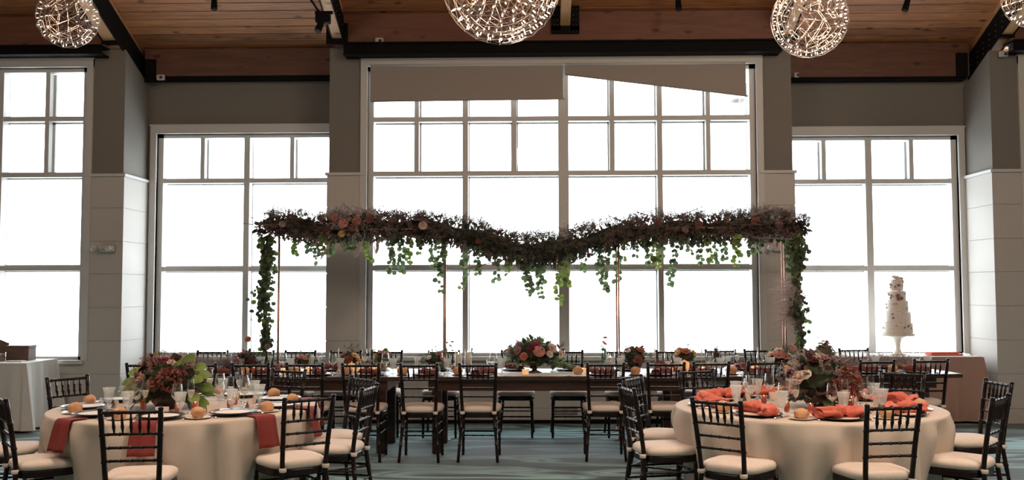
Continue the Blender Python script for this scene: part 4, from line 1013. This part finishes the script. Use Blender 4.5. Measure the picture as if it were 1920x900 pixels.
# feathery grass plumes poking out
def plume(p0, p1, w_, seed, m='plume'):
    rr = random.Random(seed); p0, p1 = Vector(p0), Vector(p1); d = (p1-p0); L_ = d.length; d.normalize(); mb = MB(); mb.tube([G(p0), G(p0.lerp(p1, .5)), G(p1)], .0022, 4)
    for i in range(150):
        k = rr.uniform(.25, 1); q = p0.lerp(p1, k); v = (d*1.6+rdir(rr)*.45).normalized(); a = q+v*w_*(1.15-k)*2.2
        mb.tube([G(q), G(a)], [.0016, .0003], 3, cap=False)
    mb.build('grass_plume', M[m], gar)
for i, (a, b, w_, m_) in enumerate([((-2.3, 2.34), (-3.02, 2.455), .05, 'plume'), ((-2.5, 2.30), (-3.25, 2.33), .05, 'plume'), ((-1.9, 2.38), (-2.1, 2.56), .06, 'mist_wh'), ((-1.55, 2.36), (-2.02, 2.53), .06, 'mist_wh'), ((-1.5, 2.33), (-1.2, 2.44), .05, 'plume'), ((-1.0, 2.30), (-1.5, 2.42), .05, 'plume'),
                                 ((.2, 2.08), (.62, 2.36), .045, 'plume'), ((.1, 2.1), (-.35, 2.16), .045, 'plume'), ((-.2, 1.96), (-.78, 1.83), .05, 'plume'), ((1.5, 2.32), (1.04, 2.45), .04, 'plume'), ((1.3, 2.30), (1.78, 2.49), .05, 'plume'), ((2.1, 2.32), (2.62, 2.50), .06, 'mist_wh'), ((2.2, 2.30), (3.02, 2.38), .05, 'plume'),
                                 ((2.0, 2.18), (2.75, 2.14), .06, 'mist_wh'), ((-2.2, 2.18), (-2.32, 1.95), .08, 'mist_wh'), ((-1.85, 2.2), (-1.95, 1.98), .09, 'mist_wh'), ((-1.7, 2.22), (-1.72, 2.02), .09, 'mist_wh'), ((1.02, 2.30), (.75, 2.41), .04, 'plume')]):
    plume((a[0], GY-.16, a[1]), (b[0], GY-.2, b[1]), w_, 600+i, m_)
# pale hanging blossom strings
for i, (x, zt, L_) in enumerate([(-2.78, 2.2, .32), (-2.36, 2.15, .25), (-.95, 2.1, .30), (.74, 2.1, .32), (1.62, 2.15, .30), (.30, 1.95, .16), (-.55, 1.95, .14), (2.98, 2.1, .34), (.22, 1.95, .3)]):
    rr = random.Random(700+i); mb = MB()
    for k in range(int(L_/.007)):
        dot(mb, G((x+rr.gauss(0, .012), GY-.25+rr.gauss(0, .012), zt-k*.007)), .006, rr)
    mb.tube([G((x, GY-.25, zt)), G((x, GY-.25, zt-L_))], .001, 3); mb.build('blossom_string', M['mist_wh'], gar)
# leafy columns down the outer poles
def column(x0, lbl, seed, pale):
    rr = random.Random(seed); t = empty('eucalyptus_swag', (x0, YP-.02, ZH)); tag(t, lbl, 'garland', 'leafy columns of the arch')
    off = lambda v: Vector(v)-Vector((x0, YP-.02, ZH))
    core = MB(); zz = [.82+i*.06 for i in range(24)]
    core.tube([off((x0+.02*sin(z*7), YP-.02, z)) for z in zz], [.024+.010*sin(z*17) for z in zz], 8); core.build('stem', M['leaf_dk'], t)
    for j, mk in enumerate(('leaf_dk', 'leaf', 'leaf_lt')):
        lv = MB()
        for _ in range((170, 230, 60)[j]):
            z = rr.uniform(.80, 2.2); wv = .075*(.65+.55*sin(z*9+seed)) ; p = (x0+.02*sin(z*7)+rr.gauss(0, wv*.55), YP-.02+rr.gauss(0, .045), z)
            disc(lv, off(p), Vector((rr.uniform(-1, 1), rr.uniform(-.6, .4), rr.uniform(-1, .2))), Vector((rr.uniform(-.7, .7), -1, rr.uniform(-.5, .5))), rr.uniform(.035, .065))
        lv.build('foliage', M[mk], t)
    md = MB()
    for _ in range(60):
        z = rr.uniform(.8, 1.7); sprig(md, md, off((x0+rr.uniform(-.07, .07), YP-.03, z)), Vector((rr.uniform(-1, 1), -.2, .3)), .11, 30, rr, .0045)
    md.build('sprig', M['mist_wh' if pale else 'mist_gr'], t)['kind'] = 'stuff'
    for k in range(5): strand('trailing_eucalyptus', x0+rr.uniform(-.12, .10), YP-.05, 2.25-k*.04, rr.uniform(.3, .6), seed*10+k, .05, t, off=off)
    for k, (kd, dx, z) in enumerate([('rose_coral', -.16, 1.08), ('rose_rust', -.18, .93), ('rose_mauve', .05, 1.0)] if not pale else [('rose_pink', -.08, .98), ('rose_blush', .03, .94)]):
        rose(t, kd, off((x0+dx, YP-.09, z)), (0, -1, .4), .038)
    if pale:
        pl = MB()
        for _ in range(700):
            z = rr.uniform(1.25, 1.72); a = Vector((x0+rr.uniform(-.04, .03), YP-.05, z)); b = a+Vector((rr.uniform(-.30, .04), rr.uniform(-.04, .02), rr.uniform(-.14, .05))); pl.tube([off(a), off(b)], [.0030, .0010], 3, cap=False)
        pl.build('grass_plume', M['mist_wh'], t)
column(-2.945, 'eucalyptus column winding down the left end of the arch to the long table', 51, False)
column(2.80, 'eucalyptus column with pale grass plume winding down the right end of the arch', 52, True)
# ------------------------------------------------------------ sphere chandeliers
def ico(n):
    t_ = (1+sqrt(5))/2; V = [Vector(v).normalized() for v in ((-1,t_,0),(1,t_,0),(-1,-t_,0),(1,-t_,0),(0,-1,t_),(0,1,t_),(0,-1,-t_),(0,1,-t_),(t_,0,-1),(t_,0,1),(-t_,0,-1),(-t_,0,1))]
    Fc = [(0,11,5),(0,5,1),(0,1,7),(0,7,10),(0,10,11),(1,5,9),(5,11,4),(11,10,2),(10,7,6),(7,1,8),(3,9,4),(3,4,2),(3,2,6),(3,6,8),(3,8,9),(4,9,5),(2,4,11),(6,2,10),(8,6,7),(9,8,1)]
    key = {}; out = []; edges = set()
    def idx(p):
        p = p.normalized(); k = (round(p.x, 4), round(p.y, 4), round(p.z, 4))
        if k not in key: key[k] = len(out); out.append(p)
        return key[k]
    for a, b, c_ in Fc:
        g = {}
        for i in range(n+1):
            for j in range(n+1-i): g[i, j] = idx(V[a]*(n-i-j)+V[b]*i+V[c_]*j)
        for i in range(n+1):
            for j in range(n+1-i):
                for di, dj in ((1, 0), (0, 1), (1, -1)):
                    if (i+di, j+dj) in g: edges.add(tuple(sorted((g[i, j], g[i+di, j+dj]))))
    return out, edges
M['wire'] = mat('steel_wire', (.36, .31, .27), .4, metal=.9)
M['led'] = mat('warm_led_bulb', (1, .9, .8), .4, emis=(1, .78, .64), estr=2.6)
def chandelier(loc, R, freq, lb, watts, rot):
    t = empty('sphere_chandelier', loc); tag(t, lb, 'chandelier', 'wire sphere chandeliers'); t.rotation_euler = rot
    V, E_ = ico(freq); m = MB(); wr = .0009+.0012*R
    for a, b in E_:
        m.tube([V[a]*R, V[b]*R], wr, 3, cap=False); m.tube([V[a]*R*.86, V[b]*R*.86], wr, 3, cap=False)
    inner = [V[i]*R*.45 for i in range(0, len(V), 1)]
    for a, b in E_: 
        if (a*7+b) % 9 == 0: m.tube([V[a]*R*.86, inner[b]], wr*.8, 3, cap=False)
    m.build('wire_frame', M['wire'], t)
    order = sorted(range(len(V)), key=lambda i: V[i].z)
    bl = MB().lathe([(.0035, -.018), (.0065, -.014), (.0065, .014), (.0035, .018)], 8, capt=True)
    me = bpy.data.meshes.new('led_bulb'); me.from_pydata(bl.v, [], bl.f); me.materials.append(M['led'])
    rest = MB()
    for n_, i in enumerate(order):
        if n_ < 100:
            o = put('bulb', me, t, V[i]*R*.93); o.rotation_euler = V[i].to_track_quat('Z', 'Y').to_euler(); s = .5+.4*R; o.scale = (s, s, s)
        else: rest.tube([V[i]*R*.90, V[i]*R*.96], .0055, 6)
    if rest.v: o = rest.build('bulb', M['led'], t); o['kind'] = 'stuff'
    inv = Matrix.Rotation(0, 4, 'X')
    Rm = t.rotation_euler.to_matrix().inverted(); upv = Rm @ Vector((0, 0, 1)); top = ceil_z(loc[1])-loc[2]
    m = MB(); m.tube([upv*R*.4, upv*(top+.02)], .003, 6); m.tube([upv*R*.9, upv*(R+.05)], .018, 10); m.tube([upv*(top-.03), upv*(top+.02)], .06, 14); m.build('suspension_cable', M['steel'], t)
    l = bpy.data.lights.new('chandelier_light', 'POINT'); l.energy = watts; l.color = (1, .70, .50); l.shadow_soft_size = R*.35
    lo = bpy.data.objects.new('chandelier_light', l); COL.objects.link(lo); lo.location = loc
chandelier((-.254, 7.3, 3.90), .445, 5, 'largest wire sphere chandelier with glowing bulbs at the top middle', 60, (.55, .85, .3))
chandelier((-4.714, 9.7, 4.352), .302, 3, 'small wire sphere chandelier with dim bulbs at the top left', 16, (.1, .5, .3))
chandelier((2.548, 9.1, 4.105), .352, 4, 'medium wire sphere chandelier with glowing bulbs right of the middle', 36, (.6, .1, .4))
chandelier((4.68, 9.2, 4.34), .30, 4, 'wire sphere chandelier cut by the top right corner', 20, (.2, .7, .1))

# ------------------------------------------------------------ roller shades
def shade(pts, lb):
    t = empty('roller_shade', (0, 0, 0)); tag(t, lb, 'window shade', 'roller shades of the middle window')
    (x0, za_, zb_), (x1, zc, zd) = pts; N = 24; vs = []; fs = []
    for yo in (0, .004):
        for i in range(N+1):
            k = i/N; x = x0+(x1-x0)*k
            for j in range(7):
                v = j/6; top = za_+(zc-za_)*k; bot = zb_+(zd-zb_)*k; vs.append((x, 11.965+yo+.008*sin(k*9+v*2), top+(bot-top)*v))
    K = (N+1)*7
    for i in range(N):
        for j in range(6): a = i*7+j; fs.append((a, a+1, a+8, a+7)); fs.append((K+a, K+a+7, K+a+8, K+a+1))
    m = MB(); m.add(vs, fs); m.build('fabric', M['shade'], t, True)
    m = MB(); m.tube([(x0+.01, 11.967, zb_), (x1+.02, 11.967, zd)], .009, 8); m.build('hem_bar', M['shade'], t, True)
    m = MB(); m.tube([(x0, 11.97, 4.362), (x1, 11.97, 4.362)], .018, 10); m.build('roller', M['trimw'], t, True)
M['shade'] = mat('grey_shade_fabric', (.34, .31, .28), .85, nscale=200, namt=.08)
shade([(-2.03, 4.37, 3.92), (.335, 4.37, 3.935)], 'straight grey roller shade over the left half of the middle window')
shade([(.36, 4.37, 4.235), (2.565, 4.37, 3.955)], 'slanting grey roller shade hanging crooked over the right half of the middle window')

# ------------------------------------------------------------ fittings on the walls and ceiling
def emergency(x, z, lb, y=11.975):
    t = empty('emergency_light', (x, y, z)); tag(t, lb, 'emergency light', 'emergency lights on the piers')
    m = MB(); m.bbox(-.075, .11, -.05, 0, -.042, .052, .014); m.build('housing', M['wains'], t)
    for sx in (-.12, .06):
        h = MB(); h.tube([(sx, -.045, .012), (sx, -.075, .008), (sx, -.115, .0)], [.018, .034, .036], 16); h.build('lamp_head', M['trimw'], t, True)
        h = MB(); h.tube([(sx, -.114, .0), (sx, -.119, .0)], .029, 16); h.build('lens', M['frost'], t)
emergency(-5.27, 2.115, 'two-headed emergency light on the left pier')
emergency(2.93, 2.10, 'two-headed emergency light on the pier behind the right garland')
def small_box(name, x, y, z, lb, cat, m1, sx=.05, sz=.035):
    t = empty(name, (x, y, z)); tag(t, lb, cat, 'small beam fittings')
    m = MB(); m.bbox(-sx, sx, -.05, 0, -sz, sz, .008); m.build('housing', m1, t)
    m = MB(); m.tube([(sx*.3, -.05, 0), (sx*.3, -.07, -.01)], .018, 12); m.build('lens', M['bolt'], t)
small_box('sensor', -4.85, 12.55, 4.36, 'small grey sensor under the left recessed beam', 'sensor', M['wains'])
small_box('sensor', -1.90, 11.86, 4.64, 'small pale sensor above the black steel beam at left', 'sensor', M['wains'])
small_box('sensor', 5.66, 11.96, 4.44, 'small pale sensor on top of the right pier', 'sensor', M['wains'])
small_box('sensor', 3.33, 12.55, 4.33, 'small pale sensor at the left end of the right recessed beam', 'sensor', M['wains'], .03, .03)
t = empty('wall_vent', (.34, 11.99, .15)); tag(t, 'small grey outlet plate low on the wall under the middle window', 'outlet')
m = MB(); m.bbox(-.15, .15, -.008, .008, -.045, .045, .004); m.build('plate', M['paint_up'], t)
m = MB(); m.box(-.10, -.04, -.012, -.006, -.02, .02); m.box(.04, .10, -.012, -.006, -.02, .02); m.build('socket', M['shade'], t)
m = MB(); m.lathe([(.06, 0), (.055, .02), (0, .028)], 20, M=Matrix.Rotation(pi/2, 4, 'X')); o = m.build('wall_speaker', M['trimw'], None, True, (5.88, 11.975, 1.19)); tag(o, 'small round white wall fitting at the right picture edge', 'wall fitting')
def spot(x, y, z, tilt, lb, yaw=0):
    t = empty('ceiling_spotlight', (x, y, z)); tag(t, lb, 'spotlight', 'black ceiling spotlights'); h = ceil_z(y)-z
    m = MB(); m.tube([(0, 0, .03), (0, 0, h+.01)], .008, 8); m.tube([(0, 0, h-.03), (0, 0, h+.01)], .04, 12); m.build('stem', M['steel'], t)
    d = Vector((sin(tilt), -.3, -1)).normalized(); m = MB(); m.tube([Vector((0,0,.06))-d*.08, Vector((0,0,.06))+d*.06, Vector((0,0,.06))+d*.065], [.032, .038, .033], 16); m.build('lamp_head', M['steel'], t, True)
spot(-3.76, 11.3, 4.89, .1, 'black ceiling spotlight between the left rafters')
spot(1.66, 11.3, 4.83, 0, 'black ceiling spotlight near the middle chandelier')
spot(4.27, 11.3, 4.80, -.4, 'black angled ceiling spotlight between the right rafters')
t = empty('clamp_spotlight', (-2.40, 11.0, 4.72)); tag(t, 'black spotlight with slanting conduit clamped under the left middle rafter', 'spotlight')
m = MB(); m.tube([(-.30, -.75, .72), (-.12, -.2, .15), (-.03, 0, 0)], .013, 8); m.build('conduit', M['steel'], t, True)
m = MB(); m.bbox(-.09, .07, -.06, .06, -.09, .03, .012); m.tube([(-.02, 0, -.05), (-.06, -.05, -.19)], [.03, .042], 14); m.build('lamp_head', M['steel'], t)
m = MB(); m.box(-.10, .10, -.02, .02, .02, .05); m.build('clamp', M['steel'], t)

# ------------------------------------------------------------ gift table at the far left
def box_table(x0, x1, y0, y1, zt, m_, lbt, lbc, seed, flare=.05):
    t = empty('banquet_table', ((x0+x1)/2, (y0+y1)/2, 0)); tag(t, lbt, 'table', 'rectangular cloth-covered tables'); hx, hy = (x1-x0)/2, (y1-y0)/2
    m = MB(); m.box(-hx+.01, hx-.01, -hy+.01, hy-.01, zt-.03, zt-.006); m.build('tabletop', M['wood_tab'], t)
    for sx in (-1, 1):
        for sy in (-1, 1): m = MB(); m.tube([(sx*(hx-.12), sy*(hy-.1), 0), (sx*(hx-.12), sy*(hy-.1), zt-.03)], .016, 8); m.build('leg', M['steel'], t)
    rr = random.Random(seed); per = []; n = 70
    for i in range(n): per.append((-hx+2*hx*i/n, -hy, 0, -1))
    for i in range(n//2): per.append((hx, -hy+2*hy*i/(n//2), 1, 0))
    for i in range(n): per.append((hx-2*hx*i/n, hy, 0, 1))
    for i in range(n//2): per.append((-hx, hy-2*hy*i/(n//2), -1, 0))
    N = len(per); vs = []; fs = []; rings = [0, .01, .05, .15, .3, .5, .7, 1.0]; ph = [rr.uniform(0, 6) for _ in range(3)]
    def corner(x, y): return max(0, 1-min(hypot_((x-cx_), (y-cy_)) for cx_ in (-hx, hx) for cy_ in (-hy, hy))/.22)
    for u in rings:
        for i, (x, y, nx, ny) in enumerate(per):
            s = i/N*2*pi; fo = .018*sin(s*19+ph[0])+.013*sin(s*31+ph[1])+.012*sin(s*11+ph[2]); k = corner(x, y); o_ = (flare*u*.5+fo*u**.7*.8+.05*k*u)
            dx, dy_ = nx, ny
            if k > 0: dx, dy_ = (nx+(1 if x > 0 else -1)*k*.7, ny+(1 if y > 0 else -1)*k*.7)
            z = zt-u*(zt-.03) if u > .01 else zt
            vs.append((x+dx*o_, min(y+dy_*o_, hy+.03), z))
    for r in range(len(rings)-1):
        for i in range(N): j = (i+1) % N; fs.append((r*N+j, r*N+i, (r+1)*N+i, (r+1)*N+j)[::-1])
    fs.append(tuple(range(N)))
    m = MB(); m.add(vs, fs); o = m.build('tablecloth', m_, None, False, ((x0+x1)/2, (y0+y1)/2, 0)); tag(o, lbc, 'tablecloth', 'cloths on the wall tables')
def hypot_(a, b): return sqrt(a*a+b*b)
box_table(-7.7, -5.80, 11.15, 11.88, .785, M['cloth2'], 'rectangular gift table at the left wall under a white cloth', 'white cloth hanging in folds over the gift table at the left', 5)
M['walnut'] = mat('brown_wood_box', (.13, .08, .055), .5, nscale=4, namt=.2, stretch=(1, 8, 8)); M['greybox'] = mat('grey_wood_box', (.26, .21, .18), .55, nscale=4, namt=.2, stretch=(1, 8, 8))
def wbox(x, y, w_, d_, h_, m_, lb, lid=.0, rz=0):
    t = empty('wooden_box', (x, y, .787), rz); tag(t, lb, 'box', 'wooden boxes on the gift table')
    m = MB(); m.bbox(-w_/2, w_/2, -d_/2, d_/2, 0, h_*.8, .003); m.build('body', m_, t); m = MB(); m.bbox(-w_/2-.003, w_/2+.003, -d_/2-.003, d_/2+.003, h_*.8+.001, h_, .003); m.build('lid', m_, t)
wbox(-6.11, 11.62, .27, .18, .175, M['walnut'], 'larger brown wooden box on the gift table by the window')
wbox(-6.33, 11.42, .20, .16, .085, M['greybox'], 'small flat grey wooden box in front of the brown one')
m = MB(); m.box(-.09, .09, -.002, .002, 0, .24, Matrix.Rotation(.35, 4, 'Y') @ Matrix.Rotation(-.1, 4, 'X')); tag(m.build('standing_card', M['walnut'], None, loc=(-6.43, 11.62, .79)), 'dark leaning sign standing at the left picture edge on the gift table', 'sign')
m = MB(); m.bbox(-.09, .09, -.05, .05, 0, .012, .003); tag(m.build('book', M['menu2'], None, loc=(-6.03, 11.36, .787)), 'thin pale booklet lying beside the wooden boxes', 'booklet')
m = MB(); m.ball((0, 0, .038), .045, 12, 8, (1.2, .9, .8), bump=.4, seed=4); tag(m.build('cloth_bundle', M['cushion'], None, True, (-5.98, 11.30, .0)), 'bunched end of cloth on the carpet at the gift table', 'cloth')

# ------------------------------------------------------------ cake table and cake
box_table(3.55, 5.36, 12.02, 12.68, .785, M['cloth3'], 'rectangular cake table in front of the right window under a taupe cloth', 'taupe rose cloth hanging over the cake table at the right', 8, .06)
tag(MB().bbox(3.56, 5.35, 12.03, 12.67, 0, .008, .002).build('table_topper', M['cloth2'], None, loc=(0, 0, .786)), 'white topper cloth lying on the cake table', 'tablecloth')
CX, CY, CZ = 4.46, 12.35, .796
t = empty('cake_stand', (CX, CY, CZ)); tag(t, 'white pedestal cake stand on the cake table', 'cake stand')
m = MB(); m.lathe([(.10, 0), (.10, .008), (.055, .02), (.03, .07), (.034, .14), (.05, .20), (.10, .225), (.11, .232)], 32); m.build('pedestal', M['china'], t, True)
m = MB(); m.lathe([(.19, .232), (.205, .236), (.207, .262), (.2, .266), (0, .264)], 48); m.build('plate', M['china'], t, True)
t = empty('wedding_cake', (CX, CY, CZ+.267)); tag(t, 'five-tier white wedding cake dotted with pressed flowers by the right window', 'cake')
z = 0; M['icing'] = mat('ivory_icing', (.82, .74, .68), .5, nscale=30, namt=.08, bump=.4, bscale=25)
rr = random.Random(5)
for r, h in ((.182, .128), (.160, .135), (.134, .135), (.110, .120), (.080, .145)):
    m = MB(); m.lathe([(r, z), (r, z+.01), (r*.985, z+h-.012), (r*.95, z+h-.001), (0, z+h-.001)], 40, fn=lambda q, zz, a: q*(1+.006*sin(9*a))); m.build('tier', M['icing'], t, True)
    for k in range(9):
        a = rr.uniform(pi, 2*pi) if k < 7 else rr.uniform(0, pi); zz = z+rr.uniform(.25, .8)*h; p = Vector((cos(a)*r, sin(a)*r, zz)); mb = MB()
        for j in range(5): leaf(mb, p, Vector((-sin(a)*cos(j*1.26), cos(a)*cos(j*1.26), sin(j*1.26))), Vector((cos(a), sin(a), 0)), .016, .012, seg=2, curl=-.1)
        mb.build('pressed_flower', M[rr.choice(['rose_mauve', 'rose_rust', 'leaf', 'rose_yel', 'rose_mauve'])], t)
    z += h
for k, (a, zz, r, kd) in enumerate([(258, .46, .030, 'rose_mauve'), (272, .50, .026, 'rose_burg'), (262, .42, .026, 'rose_mauve'), (235, .47, .022, 'rose_cream'), (280, .43, .022, 'rose_mauve'), (200, .56, .024, 'rose_cream'), (195, .60, .02, 'rose_blush')]):
    a = radians(a); R_ = .118 if zz < .5 else .09; rose(t, kd, (cos(a)*R_, sin(a)*R_, zz), (cos(a), sin(a), .3), r, 'sugar_flower')
for p, r, kd in (((0, -.02, .675), .055, 'rose_cream'), ((.05, -.03, .672), .035, 'rose_blush'), ((.06, -.05, .64), .022, 'rose_mauve'), ((-.03, 0, .69), .035, 'rose_cream')): rose(t, kd, p, (p[0]*3, -.4, .6), r, 'sugar_flower')
mb = MB()
for k in range(8): leaf(mb, (.05, -.04, .65), rdir(rr), rdir(rr), .05, .022)
mb.tube([(0, 0, .66), (.005, 0, .74)], .0015, 4); mb.build('topper_leaf', M['leaf'], t)
m = MB(); m.bbox(-.20, .20, -.09, .09, 0, .022, .008); m.bbox(-.19, .16, -.08, .08, .022, .04, .008); tag(m.build('folded_napkins', M['nap_coral'], None, loc=(4.98, 12.25, .796), rz=.05), 'flat stack of folded coral napkins on the cake table right of the cake', 'napkins')
m = MB(); m.tube([(0, -.15, .0), (0, .12, .01)], [.008, .004], 8); o = m.build('cake_knife', M['silver'], None, True, (5.28, 12.3, .80)); tag(o, 'silver cake knife on the cake table by its right end', 'knife')
